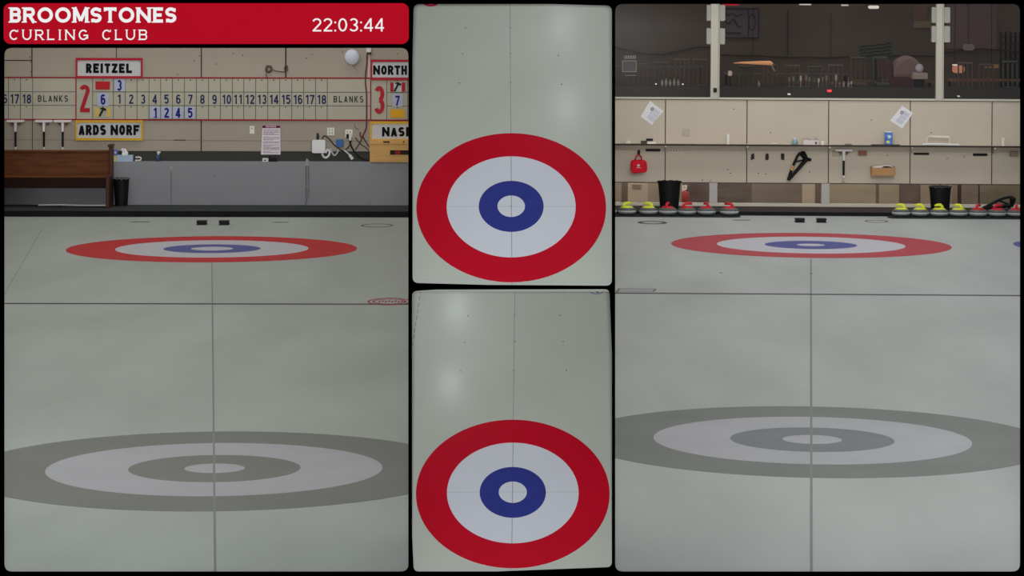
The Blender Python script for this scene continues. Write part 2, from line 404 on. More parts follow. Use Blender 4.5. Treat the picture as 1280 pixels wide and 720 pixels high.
for s in specs:
    U, V, Nn, hit = make_slab(s['t'], s['pb'], s['yb'], s['pt'], s['cx'], s['cy'], s['w'], s['word'])
    a, b = hit(511.2, s['pb']), hit(768.8, s['pb']); c, d = hit(768, s['pt']), hit(512, s['pt'])
    hw = .585
    rt = thing('tilted_ice_panel', 'tilted pale green-grey ice panel seen from above, %s of the two centre bays' % s['word'], 'ice panel', tuple((a+b)/2), None)
    mb = MB(); vs = [a, b, c, d]; vs2 = [v - Nn*0.02 for v in vs]
    mb.add(vs + vs2, [(0,1,2,3),(7,6,5,4),(0,4,5,1),(1,5,6,2),(2,6,7,3),(3,7,4,0)])
    mb.build('ice_surface', ice_o, rt)
    C = hit(s['cx'], s['cy']); R = s['w']/2 * C.y / F
    hr = thing('curling_house', 'vivid red, white and deep blue target on the %s tilted ice panel' % s['word'], 'curling target', tuple(C))
    for nm, r0, r1, m in (('outer_ring', .68, 1, red_o), ('middle_ring', .342, .68, wht_o), ('inner_ring', .145, .342, blu_o), ('button', 0, .145, wht_o)):
        tag(MB().annulus(C, U, V, Nn, r0*R, r1*R, 0.0026 if nm in ('outer_ring', 'inner_ring') else 0.0012).build(nm, m, hr), {'outer_ring': 'wide red ring', 'middle_ring': 'white ring', 'inner_ring': 'deep blue ring', 'button': 'white centre'}[nm])
    mb = MB(); dash(mb, hit(*s['cl'][0]), hit(*s['cl'][1]), .0045, Nn, .0016); mb.build('center_line', M('overhead grey line', (112,120,118), .6, .1), rt)
    mb = MB(); dash(mb, hit(*s['tee'][0]), hit(*s['tee'][1]), .003, Nn, .0016)
    if s['word'] == 'lower': dash(mb, hit(517, 706.5), hit(764, 706), .003, Nn)
    else: dash(mb, hit(517, 349.5), hit(764, 354), .003, Nn)
    mb.build('cross_line', M('overhead grey line 2', (134,140,142), .6, .1), rt)
    for p in s['dots']: MB().annulus(hit(*p), U, V, Nn, 0, .004, .0018, 10).build('speck', dotm, rt)
    MB().annulus(hit(s['cx']-.5, s['cy']), U, V, Nn, 0, .0026, .0018, 10).build('speck', dotm, rt)
    if s['word'] == 'upper':
        e = hit(538.5, -1); rr = 12.5*e.y/F
        em = MB().annulus(e, U, V, Nn, rr*.72, rr, .0015, 48).annulus(e, U, V, Nn, rr*.5, rr*.56, .0015, 48)
        for k in range(9): em.annulus(e + (U*math.cos(k*.7)+V*math.sin(k*.7))*rr*.3, U, V, Nn, 0, rr*.09, .0015, 10, 1)
        tag(em.build('emblem', [M('emblem red', (150,40,60), .6, .1), blkp], rt), 'red ring emblem cut off at the top edge')
    else:
        e = hit(745.5, 361); rr = 10*e.y/F
        em = MB().annulus(e, U, V, Nn, rr*.9, rr, .0015, 48)
        for k in range(14): em.annulus(e + (U*math.cos(k*.45)+V*math.sin(k*.45))*rr*(.3+.15*(k % 3)), U, V, Nn, 0, rr*.14, .0015, 10, k % 2)
        em.annulus(e, U, V, Nn, 0, rr*.22, .0015, 16, 1)
        tag(em.build('emblem', [M('emblem blue', (86,86,122), .6, .1), blkp], rt), 'dark blue round emblem cut off at the top edge')
        for k in range(9):
            mb = MB()
            q0 = (526 - k*1.2, 363 + k*8); q1 = (526 - k*1.2 - .7, 363 + k*8 + 4.6)
            dash(mb, hit(*q0), hit(*q1), .003, Nn, .0016)
            mb.build('line_dash', dotm, rt)
# splayed side walls, the shelf between the bays and the back of the alcove
for sgn, nm in ((-1, 'wall_bay_left'), (1, 'wall_bay_right')):
    a, b = (127.0, 128.0) if sgn < 0 else (126.4, 127.4)
    p = [(sgn*a*18.405/F, 18.405), (sgn*a*20.4/F, 20.4), (sgn*b*20.4/F, 20.4), (sgn*b*18.405/F, 18.405)]
    MB().slab(p, -.3, 4.6).build(nm, black)['kind'] = 'structure'
MB().box(-.64, .64, 20.41, 20.43, -.3, 4.6).build('wall_bay_back', black)['kind'] = 'structure'

# ================================================================== HOUSES ON THE LEVEL ICE
ex, ey, ez = (1, 0, 0), (0, 1, 0), (0, 0, 1)
def house(cx, cy, z, R, mats, fr, label):
    hr = thing('curling_house', label, 'curling target', (cx, cy, z))
    for nm, r0, r1, m in (('outer_ring', fr[0], 1, mats[0]), ('middle_ring', fr[1], fr[0], mats[1]), ('inner_ring', fr[2], fr[1], mats[2]), ('button', 0, fr[2], mats[1])):
        MB().annulus((cx, cy, z), ex, ey, ez, r0*R, r1*R, .0015, 160).build(nm, m, hr)
    return hr
def gline(mb, A, B, w, z, t=.0025):       # strip on the ice between two ground points
    dash(mb, (A[0], A[1], z), (B[0], B[1], z), w, Vector((0, 0, 1)), t)
def oval(mb, cx, cy, z, rx, ry, th, n=40, m=0):
    C = Vector((cx, cy, z)); vs = []
    for k in range(n):
        a = 2*math.pi*k/n
        for f_, h in ((1-th, 0), (1, 0), (1, .003), (1-th, .003)):
            vs.append((cx + rx*f_*math.cos(a), cy + ry*f_*math.sin(a), z+h))
    fs = []
    for k in range(n):
        i, j = 4*k, 4*((k+1) % n)
        fs += [(i+3, i+2, j+2, j+3), (i+1, j+1, j+2, i+2), (i, i+3, j+3, j)]
    mb.add(vs, fs, m)

def roll(objs, cpx, cpy, slope):
    ax = Vector(((cpx-640)/F, 1, -(cpy-HY)/F)).normalized(); c = Vector((0, 0, ZC))
    R = Matrix.Translation(c) @ Matrix.Rotation(math.atan(slope), 4, ax) @ Matrix.Translation(-c)
    for o in objs: o.matrix_basis = R @ o.matrix_basis

# ================================================================== LEFT HALL
del TOPS[:]
YW, YK = 46.84, 46.64
xw = lambda px: X(px, YW); zw = lambda py: Z(py, YW)
XL = -9.0
MB().box(XL, -.02, 18.43, 45.46, -.2, 0).build('floor_ice_left', ice)['kind'] = 'structure'
mb = MB().box(XL, -.02, 45.462, YW, -.2, .078); mb.build('floor_walkway_left', walk)['kind'] = 'structure'
o = MB().box(XL, -.02, 45.40, 45.475, 0, .082).build('trim_1', kerb, bevel=.01); o['kind'] = 'structure'
# back wall with panel seams
mb = MB().box(XL, -.02, YW, YW+.2, -.2, 4.7)
def vseam(px, y0, y1, w=.016, m=1): mb.box(xw(px)-w/2, xw(px)+w/2, YW-.003, YW, zw(y1), zw(y0), m)
def hseam(x0, x1, py, w=.014, m=1): mb.box(xw(x0), xw(x1), YW-.003, YW, zw(py)-w/2, zw(py)+w/2, m)
vseam(39.7, 0, 97); vseam(145.3, 0, 97, .01); vseam(251.5, 0, 97); vseam(357, 0, 97, .02); vseam(-60, 0, 97)
hseam(-60, 39.7, 76); vseam(40.4, 150, 190, .01); vseam(251.5, 150, 195)
hseam(5, 251, 175.2, .01, 2); hseam(251, 460, 175.8, .01, 2); hseam(217, 232, 175.2, .012)
for px, py in ((243,76),(249,70),(270,80),(291,67),(303,69),(383,72.5),(390,68),(428,65),(497,67),(222,93),(178,93),(38,78),(38,90),(37,72)):
    mb.box(xw(px)-.006, xw(px)+.006, YW-.003, YW, zw(py)-.008, zw(py)+.008, 1)
mb.build('wall_back_left', [cream, seam, seam_f])['kind'] = 'structure'
# dark strip board and the knee wall with its ledge
MB().box(XL, -.02, YW-.012, YW, Z(203, YW), zw(188.8)).build('trim_2', stripg)['kind'] = 'structure'
zl = Z(202.3, YK)
mb = MB().box(XL, -.02, YK, YW-.012, .078, zl)
for px, y0, y1 in ((214, 215, 255),):
    mb.box(X(px, YK)-.006, X(px, YK)+.006, YK-.002, YK, Z(y1, YK), Z(y0, YK), 1)
for px, py in ((270, 208), (268, 220), (425, 252), (463, 253), (268, 256)): mb.box(X(px, YK)-.012, X(px, YK)+.012, YK-.002, YK, Z(py, YK)-.005, Z(py, YK)+.005, 1)
mb.build('wall_knee_left', [kneeg, M('dark grey seam', (84,84,88), .8, .1)], bevel=.004)['kind'] = 'structure'
MB().box(XL-.2, XL, 18.43, YW+.2, -.2, 4.7).build('wall_side_left', cream)['kind'] = 'structure'
MB().box(-.02, .02, 20.44, 48.2, -.3, 4.7).build('wall_divider', cream)['kind'] = 'structure'
MB().box(XL, 9.0, 18.43, 48.1, 4.7, 4.8).build('ceiling', M('white ceiling', (200,200,196), .8, .1))['kind'] = 'structure'

# ice markings
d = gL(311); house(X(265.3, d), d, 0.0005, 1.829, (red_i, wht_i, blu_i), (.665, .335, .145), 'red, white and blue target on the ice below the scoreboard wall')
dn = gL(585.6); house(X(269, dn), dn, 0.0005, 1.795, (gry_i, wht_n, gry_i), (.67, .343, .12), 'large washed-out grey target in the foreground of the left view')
mb = MB(); a, b = gL(329), gL(716); 
pA = (X(265.2, a), a); pB = (X(270, b), b); gline(mb, pA, pB, .015, 0.0)
tag(mb.build('center_line', line_g), 'thin grey centre line down the left ice below the scoreboard', 'ice line')
d = gL(380); mb = MB().box(XL, -.6, d-.045, d+.045, 0, .003)
tag(mb.build('hog_line', line_d), 'dark maroon line straight across the left ice', 'ice line')
dl = thing('dashed_line', 'faint broken diagonal line at the left edge of the left ice', 'ice line', (X(30, gL(330)), gL(330), 0))
for k in range(10):
    y0 = 288 + k*8.5; y1 = y0 + 7.5; q = lambda y: 52 - (y-288)*.575
    mb = MB(); gline(mb, (X(q(y0), gL(y0)), gL(y0)), (X(q(y1), gL(y1)), gL(y1)), .012, 0.0)
    mb.build('line_dash', M('faint dark line', (126,131,128), .7, .1), dl)
mb = MB(); d = gL(281.5); oval(mb, X(471.5, d), d, 0, .225, .28, .16)
tag(mb.build('ice_marking', M('dark ice outline', (86,88,88), .7, .1)), 'thin grey oval marking on the ice right of the left red target', 'ice marking')
mb = MB(); d = gL(277.6); oval(mb, X(175, d), d, 0, .14, .08, .5)
tag(mb.build('ice_marking', MC['dark ice outline']), 'short grey smudge mark on the ice below the black bin', 'ice marking')
mb = MB(); d = gL(277.8); oval(mb, X(351, d), d, 0, .12, .06, .5)
tag(mb.build('ice_marking', MC['dark ice outline']), 'tiny grey smudge mark right of the left pair of hacks', 'ice marking')
mb = MB(); d = gL(376.6); oval(mb, X(487, d), d, 0, .235, .36, .1); oval(mb, X(487, d), d, 0, .18, .26, .12)
for k in range(9): mb.box(X(475+k*4, d)-.012, X(475+k*4, d)+.01, d-.08+(k % 2)*.06, d+.04+(k % 2)*.06, 0, .003)
tag(mb.build('ice_emblem', M('ice emblem red', (140,62,74), .7, .1)), 'oval red emblem on the ice just above the maroon line', 'ice emblem')

# hacks
def hack(cx, cy, z0, label, name='hack'):
    t = thing('hack', label, 'foothold', (cx, cy, z0))
    mb = MB(); w, h_ = .072, .055
    mb.prism([(cx-w*.8, z0+.004), (cx+w*.8, z0+.004), (cx+w, z0+h_), (cx-w, z0+h_)], cy-.02, cy+.14)
    mb.build('footrest', plast_d, t, bevel=.006)
    MB().box(cx-w*.95, cx+w*.95, cy-.06, cy+.18, z0, z0+.006).build('base_plate', M('navy rubber', (18,18,34), .6, .2), t)
d = gL(281.5) + .06
hack(X(252, d), d, 0, 'black rubber foothold, left one of the pair below the scoreboard wall'); hack(X(280, d), d, 0, 'black rubber foothold, right one of the pair below the scoreboard wall')

# ---- scoreboards
def scoreboard(px0, px1, label, sheet, cells, y0=97.3, y1=149.8):
    t = thing('curling_scoreboard', label, 'scoreboard', (xw((px0+px1)/2), YW-.015, zw(y1)))
    f = YW - .015
    mb = MB().box(xw(px0), xw(px1), f, YW-.004, zw(y1), zw(y0))
    for px, a, b in cells: mb.box(xw(px)-.005, xw(px)+.005, f-.002, f, zw(b), zw(a), 1)
    g0, g1 = (cells[0][0] if sheet else px0), px1
    for py in (115, 132): mb.box(xw(g0), xw(g1), f-.002, f, zw(py)-.005, zw(py)+.005, 1)
    mb.build('board', [cream2, gridl], t)
    mb = MB()
    for py in (y0, y1): mb.box(xw(px0), xw(px1), f-.006, f, zw(py)-.010, zw(py)+.010)
    if sheet: mb.box(xw(px0)-.008, xw(px0)+.008, f-.006, f, zw(y1), zw(y0))
    mb.build('border', dkred, t)
    mb = MB()
    c0 = [c[0] for c in cells]
    for a, b in zip(c0, c0[1:]): mb.ball((xw((a+b)/2), f-.004, zw(100)), .009, 6); mb.ball((xw((a+b)/2), f-.004, zw(133.8)), .008, 6)
    mb.build('hooks', seam, t)['kind'] = 'stuff'
    return t, f
bx = [141.8]+[156.5, 171.3, 186.2, 200.8, 215.5, 230.5, 245.4, 260.6, 275.5, 290.4, 304.6, 319.6, 334.6, 349.6, 364.6, 379.5, 394.4, 409]
def nums(t, f, xs, labels, blank=None):
    for (a, b), n in zip(xs, labels):
        c = (a+b)/2; mb = MB()
        for k, ch in enumerate(n):
            cc = c if len(n) == 1 else c + (k-.5)*6.2
            block_text(mb, ch, xw(cc-2.8), xw(cc+2.8), zw(129.8), zw(118.3), f-.001, w=.165 if ch != '1' else .16, widths={'*': .56}, thk=.003)
        mb.build('number', navy, t)
    if blank: tag(block_text(MB(), 'BLANKS', xw(blank[0]), xw(blank[1]), zw(127.6), zw(119.5), f-.001, w=.15, widths={'*': .62}, gap=.3, thk=.003).build('blanks_lettering', M('near black lettering', (34, 34, 38), .6, .1), t), 'black lettering BLANKS')
t2, f2 = scoreboard(95, 463, 'long cream scoreboard with large red number 2 below the sign reading REITZEL', True,
                [(115.8, 97, 150)] + [(x, 97, 150) for x in bx] )
nums(t2, f2, list(zip(bx, bx[1:])), [str(i) for i in range(1, 19)], (417, 454))
tag(block_text(MB(), '2', xw(99.3), xw(112.3), zw(140.6), zw(106.2), f2-.001, w=.155, widths={'*': .42}).build('sheet_number', redp, t2), 'large red 2')
l1 = [-78, -63, -48, -33.5, -19, -4, 10.6, 25.6, 40.8]
t1, f1 = scoreboard(-330, 95, 'end of a cream scoreboard with 17, 18 and BLANKS above the hanging brooms', False, [(x, 97, 150) for x in l1])
nums(t1, f1, list(zip(l1, l1[1:])), ['11', '12', '13', '14', '15', '16', '17', '18'], (47.5, 85))
t3, f3 = scoreboard(463.3, 640, 'cream scoreboard with large red number 3 below the sign reading NORTH', True, [(483.5, 97, 150), (509.3, 97, 150), (524, 97, 150), (539, 97, 150)])
tag(block_text(MB(), '3', xw(467.2), xw(480.6), zw(142), zw(107), f3-.001, w=.155, widths={'*': .42}).build('sheet_number', redp, t3), 'large red 3')

# sign plates
def plate(px0, px1, py0, py1, frame_m, word, tx, label, wgt=.27, widths=None, gap=.16, bot=3.0, wm=whtp):
    f = YW - .03
    t = thing('name_sign', label, 'name sign', (xw((px0+px1)/2), f, zw(py1)))
    b = 2.2
    tp, bt = 3.0, bot
    x0, x1, z0, z1 = xw(px0), xw(px1), zw(py1), zw(py0)
    xi0, xi1, zi0, zi1 = xw(px0+b), xw(px1-b), zw(py1-bt), zw(py0+tp)
    mb = MB().box(x0, x1, f-.012, f+.01, zi1, z1).box(x0, x1, f-.012, f+.01, z0, zi0).box(x0, xi0, f-.012, f+.01, zi0, zi1).box(xi1, x1, f-.012, f+.01, zi0, zi1)
    mb.build('frame', frame_m, t)
    MB().box(xi0, xi1, f, YW-.001 if px0 < 0 else YW-.016, zi0, zi1).build('board', wm, t)
    mb = block_text(MB(), word, xw(tx[0]), xw(tx[1]), zw(tx[3]), zw(tx[2]), f, w=wgt, widths=widths or {'*': .62, 'I': .3}, gap=gap, thk=.003)
    mb.build('lettering', blkp, t)
    mb = MB()
    for px in (px0+3.5, px1-3.8): mb.ball((xw(px), f-.001, zw(py0+4)), .007, 6)
    mb.build('nails', dkred, t)['kind'] = 'stuff'
plate(94.8, 178.2, 72.6, 98.2, redp, 'REITZEL', (107.6, 165, 79.5, 91.5), 'white name sign reading REITZEL in a red frame above the number 2', gap=.15)
plate(94.8, 178.8, 150.4, 175.6, yelp, 'ARDS NORF', (98.6, 174.5, 156.2, 169), 'white name sign reading ARDS NORF in a yellow frame above the pew', .27, {'*': .66, 'I': .3, ' ': .25, 'N': .82}, .12)
plate(463, 575, 74, 99.8, redp, 'NORTH', (466.3, 508.6, 81.3, 93), 'white name sign reading NORTH in a red frame at the right', .26, {'*': .66, 'N': .8}, .12, bot=3.5)
plate(462.6, 575, 151.3, 176.2, yelp, 'NASH', (477.6, 515.2, 158.2, 170), 'white name sign reading NASH in a yellow frame above the wooden box', .26, {'*': .66, 'N': .8}, .14)

# hanging score cards
def card(px0, px1, py0, py1, digit, label, f=f2, dm=bluel, cm=cardb, dig=None, fl=0):
    t = thing('score_card', label, 'score card', (xw((px0+px1)/2), f-.01, zw(py1)), 'pale blue number cards on the scoreboards')
    MB().box(xw(px0), xw(px1), f-.012-fl, f-.009+.003-fl, zw(py1), zw(py0)).build('card', cm, t)
    if digit:
        a, b, c_, d_ = dig
        if digit == '1': a -= 1; b += 1
        mb = block_text(MB(), digit, xw(a), xw(b), zw(d_), zw(c_), f-.012-fl, w=.19, widths={'*': .54}, thk=.002)
        if digit == '1': mb.box(xw(a+.8), xw(b-.2), f-.014-fl, f-.012-fl, zw(d_), zw(d_-1.2))
        mb.build('digit', dm, t)
    return t
card(143, 156.5, 99, 114.3, '3', 'pale blue card with blue 3 hanging at the top of end column 1', dig=(146.4, 152.2, 100.2, 113.6))
card(121.8, 136, 116.5, 132.5, '6', 'pale blue card with blue 6 hanging below the plain red plate', dig=(126, 132, 118, 131))
for a, dg, col in ((187.5, '1', 4), (201.5, '2', 5), (216, '4', 6), (231, '5', 7)):
    card(a, a+13, 133.4, 148.2, dg, ['pale blue card with blue 1 hanging below printed number 4', 'pale blue card with blue 2 hanging below printed number 5', 'pale blue card with blue 4 hanging below printed number 6', 'pale blue card with blue 5 hanging below printed number 7'][[4, 5, 6, 7].index(col)], dig=(a+(3.8 if dg != '1' else 5), a+(9.8 if dg != '1' else 8.5), 134.8, 147.2))
card(490.5, 503.5, 116.8, 132.4, '7', 'pale blue card with blue 7 beside the red number 3', f=f3, dig=(494, 499.6, 119, 131.4))
def hammer_plate(px0, px1, py0, py1, m, f, label):
    t = thing('hammer_plate', label, 'hammer plate', (xw((px0+px1)/2), f-.01, zw(py1)))
    w = (px1-px0)*.235
    MB().box(xw(px0+w), xw(px1-w), f-.010, f-.006, zw(py1), zw(py0)).build('white_centre', whtp if m is redp else cream2, t)
    MB().box(xw(px0), xw(px0+w), f-.012, f-.006, zw(py1), zw(py0)).build('coloured_end', m, t)
    MB().box(xw(px1-w), xw(px1), f-.012, f-.006, zw(py1), zw(py0)).build('coloured_end', m, t)
    c = (px0+px1)/2; y = f-.012; h = py1-py0
    mb = MB().tube([(xw(c-4), y, zw(py1-.5)), (xw(c+.6), y, zw(py0+2))], .014, 6)
    mb.tube([(xw(c-3.4), y, zw(py0+1.2)), (xw(c), y, zw(py0+.8)), (xw(c+4.2), y, zw(py0+3.2))], [.006, .016, .016], 6)
    mb.build('hammer', plast_d, t)
hammer_plate(119, 138, 134.8, 146, M('dull gold paint', (178,148,70), .6, .1), f2, 'gold-ended plate with black hammer below the blue 6')
hammer_plate(487.6, 506.4, 102.6, 114, redp, f3, 'red-ended plate with black hammer above the blue 7')
tag(MB().box(xw(119.5), xw(137.5), f2-.012, f2-.006, zw(112), zw(102)).build('colour_plate', M('bright red enamel', (150,18,26), .5, .2), bevel=.002), 'plain bright red plate beside the large red 2', 'colour plate')
tag(MB().box(xw(487.5), xw(505.8), f3-.012, f3-.006, zw(146.7), zw(136)).build('colour_plate', M('amber enamel', (180,132,22), .5, .2), bevel=.002), 'plain amber plate below the blue 7', 'colour plate')

# brooms hanging on the wall
def broom(cx, Yb, py_head, py_end, sc, label, group='white headed brooms hanging over the pew'):
    mpp = Yb/F; x = X(cx, Yb); z = Z(py_head, Yb)
    t = thing('curling_broom', label, 'broom', (x, Yb, Z(py_end, Yb)), group)
    P = lambda dx, dy: (x+dx*mpp*sc, z-dy*mpp*sc)
    MB().prism([P(-11, -1.6), P(11, -1.6), P(11, 1), P(4, 1.4), P(-4, 1.4), P(-11, 1)], Yb-.05, Yb+.03).build('head', plast, t, bevel=.006)
    MB().prism([P(-7, 1.4), P(7, 1.4), P(5.2, 4.6), P(3, 5.2), P(1.5, 3), P(-1.5, 3), P(-3, 5.2), P(-5.2, 4.6)], Yb-.02, Yb+.03).build('brush_pad', M('broom pad', (86,66,64), .8, .1), t)
    MB().prism([P(-1.9, 1), P(1.9, 1), P(1.3, 13), P(-1.3, 13)], Yb-.035, Yb+.01).build('socket', plast, t, bevel=.006)
    h1 = (py_end - py_head)/sc
    MB().tube([(P(0, 12.5)[0], Yb-.012, P(0, 12.5)[1]), (P(0, h1-3)[0], Yb-.012, P(0, h1-3)[1])], 1.35*mpp*sc, 12).build('handle', plast_d, t)
    MB().tube([(P(0, h1-3)[0], Yb-.012, P(0, h1-3)[1]), (P(0, h1)[0], Yb-.012, P(0, h1)[1])], 1.25*mpp*sc, 12).build('tip', plast, t)
    return t
b0 = broom(19.5, YW-.04, 152, 187, 1.0, 'white-headed broom with black handle, nearest the left edge over the pew')
zb = Z(187, YW-.04)
for cx, lb in ((55, 'white-headed broom with black handle, middle of the three over the pew'), (78.5, 'white-headed broom with black handle over the pew, nearest the yellow sign')):
    copy_thing(b0, (X(cx, YW-.04), YW-.04, zb), 0, lb)

# pew
yb0 = 46.02
t = thing('wooden_pew', 'long brown wooden pew against the grey wall under the brooms', 'bench', (X(60, 46.4), 46.4, .078))
xr = X(136, 46.3); xl = X(-90, 46.3)
MB().prism([(xl, Z(226, 46.5)), (xr, Z(226, 46.5)), (xr, Z(188.8, 46.5)), (xl, Z(188.8, 46.5))], 46.48, 46.52).build('backrest', wood, t, bevel=.006)
MB().box(xl, xr, 46.44, 46.55, Z(190.5, 46.5), Z(188, 46.5)).build('top_rail', wood, t, bevel=.008)
MB().box(xl, xr, yb0+.03, 46.48, Z(222.5, 46.1), Z(220, 46.1)).build('seat', wood, t, bevel=.006)
MB().box(xl, xr, yb0+.05, yb0+.08, Z(235.5, 46.1), Z(222.5, 46.1)).box(xl, xr, yb0+.08, 46.5, Z(224, 46.1), Z(222.5, 46.1)).build('apron', wood_shade, t)
def pew_end(x0, nm):
    mb = MB()
    mb.box(x0, x0+.05, yb0, 46.56, .078, Z(220, 46.1)).box(x0, x0+.05, 46.38, 46.56, Z(222, 46.1), Z(183, 46.5))
    mb.build(nm, M('pew end wood', (62,38,30), .5, .2, var=.2, scale=4), t, bevel=.012)
    MB().box(x0-.016, x0+.06, 46.34, 46.59, Z(183.4, 46.5), Z(180.4, 46.5)).build('end_cap', M('pew cap wood', (64,38,30), .5, .2), t, bevel=.012)
pew_end(X(135.2, 46.3), 'end_panel'); pew_end(xl-.05, 'end_panel')
mb = MB().tube([(X(48, 46.4), 46.4, .09), (X(75, 46.42), 46.42, .092), (X(100, 46.38), 46.38, .088), (X(134, 46.4), 46.4, .086)], .012, 8)
tag(mb.build('white_pole', plast), 'long white pole lying on the walkway under the pew', 'pole')

# bins
def bin_(px0, px1, pxb0, pxb1, pyt, pyb, Yc, z0, label, liner, tall_m=plast_d):
    c = X((px0+px1)/2, Yc); w = (px1-px0)*Yc/F/2; wb = (pxb1-pxb0)*Yc/F/2; zt = Z(pyt, Yc)
    t = thing('waste_bin', label, 'bin', (c, Yc, z0))
    prof = [(wb, z0), (w*.97, zt-.03), (w, zt-.03), (w, zt), (w*.9, zt), (w*.88, zt-.05), (.02, zt-.06)]
    MB().lathe(prof, c, Yc, 28, sy=.75).build('body', tall_m, t, smooth=False)
    mb = MB(); pts = []
    n = 30
    for k in range(n):
        a = 2*math.pi*k/n; r = w*(1.01 + .02*random.random())
        pts.append((c + r*math.cos(a), Yc + .76*r*math.sin(a), zt + .005*math.sin(k*2.1) - (.012 if liner is not plast_d else 0)*abs(math.sin(k*1.3))))
    mb.tube(pts, .009, 6, closed=True)
    mb.build('bin_liner', liner, t)
bin_(141.4, 161.8, 142.6, 158.5, 222.5, 256, 46.45, .079, 'black waste bin with a pale liner beside the pew end', M('grey liner', (88,90,92), .5, .3))

# things on the ledge
yl = YK + .075
xl_ = lambda px: X(px, yl); zl_ = lambda py: Z(py, yl)
t = thing('wipes_tub', 'blue and yellow tub on the ledge beside the pew post', 'tub', (xl_(143.3), yl, zl))
w = 4*yl/F
MB().lathe([(w, zl), (w, zl+.085)], xl_(143.3), yl, 24).build('lower_body', M('tub yellow', (196,170,100), .5, .2), t)
MB().lathe([(w, zl+.085), (w, zl+.16), (w*.8, zl+.175)], xl_(143.3), yl, 24).build('upper_body', M('tub blue', (84,92,160), .5, .2), t)
MB().ball((xl_(144.3), yl-w*.85, zl+.13), (.018, .012, .018), 8).build('printed_mark', plast_b, t)
t = thing('tissue_box', 'pale blue tissue box with tissue pulled up on the ledge', 'tissue box', (xl_(156.5), yl, zl))
MB().box(xl_(146.5), xl_(166.5), yl-.055, yl+.055, zl, Z(194, yl)).build('carton', M('tissue carton blue', (140,158,178), .6, .1), t, bevel=.003)
mb = MB(); vs = []
for i in range(6):
    zz = Z(194, yl) + i*.018
    for k in range(12):
        a = k*math.pi/6; r = (.045 - .003*i)*(1+.18*math.sin(k*2.7+i))
        vs.append((xl_(155.8)+r*math.cos(a)+.004*i*math.sin(i), yl+.5*r*math.sin(a), zz + .008*math.sin(k*2)))
fs = [(i*12+k, i*12+(k+1) % 12, (i+1)*12+(k+1) % 12, (i+1)*12+k) for i in range(5) for k in range(12)] + [list(range(60, 72))]
mb.add(vs, fs).build('tissue', M('tissue white', (190,192,192), .8, .1), t)
t_ = MB().tube([(xl_(169), yl, zl+.012), (xl_(173), yl, zl+.012), (xl_(176), yl, zl+.02), (xl_(176.3), yl, zl+.05), (xl_(174), yl, zl+.062), (xl_(169.5), yl, zl+.058)], .012, 8)
tag(t_.build('tape_dispenser', plast), 'small white curled dispenser right of the tissue box', 'dispenser')
t = thing('spray_bottle', 'small dark blue spray bottle with white head alone on the ledge', 'bottle', (xl_(197.5), yl, zl))
MB().lathe([(.028, zl), (.03, zl+.06), (.024, zl+.09), (.012, zl+.1)], xl_(197.3), yl, 16).build('body', M('bottle blue', (44,66,92), .4, .3), t, smooth=True)
MB().box(xl_(196.2), xl_(200.5), yl-.015, yl+.015, zl+.12, zl+.145).box(xl_(196.8), xl_(199), yl-.012, yl+.012, zl+.095, zl+.13).build('spray_head', plast, t, bevel=.006)
t = thing('small_device', 'small white and black device on the ledge under the notice', 'device', (xl_(338), yl, zl))
MB().box(xl_(328.2), xl_(335.5), yl-.03, yl+.03, zl, zl+.05).build('white_face', plast, t, bevel=.004)
MB().box(xl_(335.6), xl_(347), yl-.03, yl+.03, zl, zl+.035).box(xl_(333), xl_(346), yl, yl+.03, zl+.035, zl+.055).build('body', plast_d, t, bevel=.004)
MB().box(xl_(336), xl_(338.5), yl+.0, yl+.02, zl+.055, zl+.085).box(xl_(330), xl_(333), yl-.031, yl-.03, zl+.015, zl+.03).build('clip', plast_d, t)

# wall fittings, left hall
def outlet(px, py, w, h, label, holes=2, Yp=YW):
    t = thing('wall_socket', label, 'socket', (X(px, Yp), Yp, Z(py+h/2, Yp)))
    MB().box(X(px-w/2, Yp), X(px+w/2, Yp), Yp-.01, Yp, Z(py+h/2, Yp), Z(py-h/2, Yp)).build('face_plate', M('socket plate', (186,184,176), .5, .2), t, bevel=.003)
    mb = MB()
    for i in range(holes):
        for s_ in (-1, 1):
            xx = px + (0 if holes == 1 else s_*w*.2); 
            mb.box(X(xx, Yp)-.007, X(xx, Yp)+.007, Yp-.012, Yp-.009, Z(py-h*.2+i*h*.4, Yp)-.012, Z(py-h*.2+i*h*.4, Yp)+.012)
    mb.build('slots', M('socket slot', (120,116,106), .6, .1), t)
    return t
outlet(315, 162.3, 6, 9.6, 'single cream wall socket left of the notice', 1)
outlet(413.5, 164, 9, 9.6, 'double cream wall socket above the blue box')
outlet(436, 166.5, 9, 10, 'double cream wall socket with a black plug right of the blue box')
t = thing('notice_board_sheet', 'white printed notice with maroon heading on the wall below numbers 14 and 15', 'notice', (xw(339), YW-.02, zw(193)))
MB().prism([(xw(328.3), zw(156)), (xw(350.2), zw(156)), (xw(350.8), zw(193)), (xw(326.2), zw(193))], YW-.02, YW-.0125).build('sheet', M('notice paper', (188,178,186), .7, .1), t)
mb = MB().prism([(xw(328.3), zw(156.4)), (xw(350.1), zw(156.4)), (xw(350.2), zw(159.8)), (xw(328), zw(159.8))], YW-.023, YW-.020)
mb.build('heading_band', M('notice maroon', (92,18,50), .6, .1), t)
mb = MB(); gy = M('notice text', (118,108,118), .7, .1)
for i, py in enumerate([162, 163.8, 165.3, 166.8, 168, 171.3, 173, 174.5, 177, 178.5, 181, 182.5, 184, 185.3, 186.7, 189, 190.5]):
    a, b = 330 - (py-156)*.03, (349.2 if i % 4 != 3 else 345 - i*.4)
    p = a
    while p < b:
        q = min(b, p + random.uniform(1.5, 4)); mb.box(xw(p), xw(q-.3), YW-.0215, YW-.02, zw(py)-.0045, zw(py)+.0045); p = q + .35
mb.build('text_lines', gy, t)
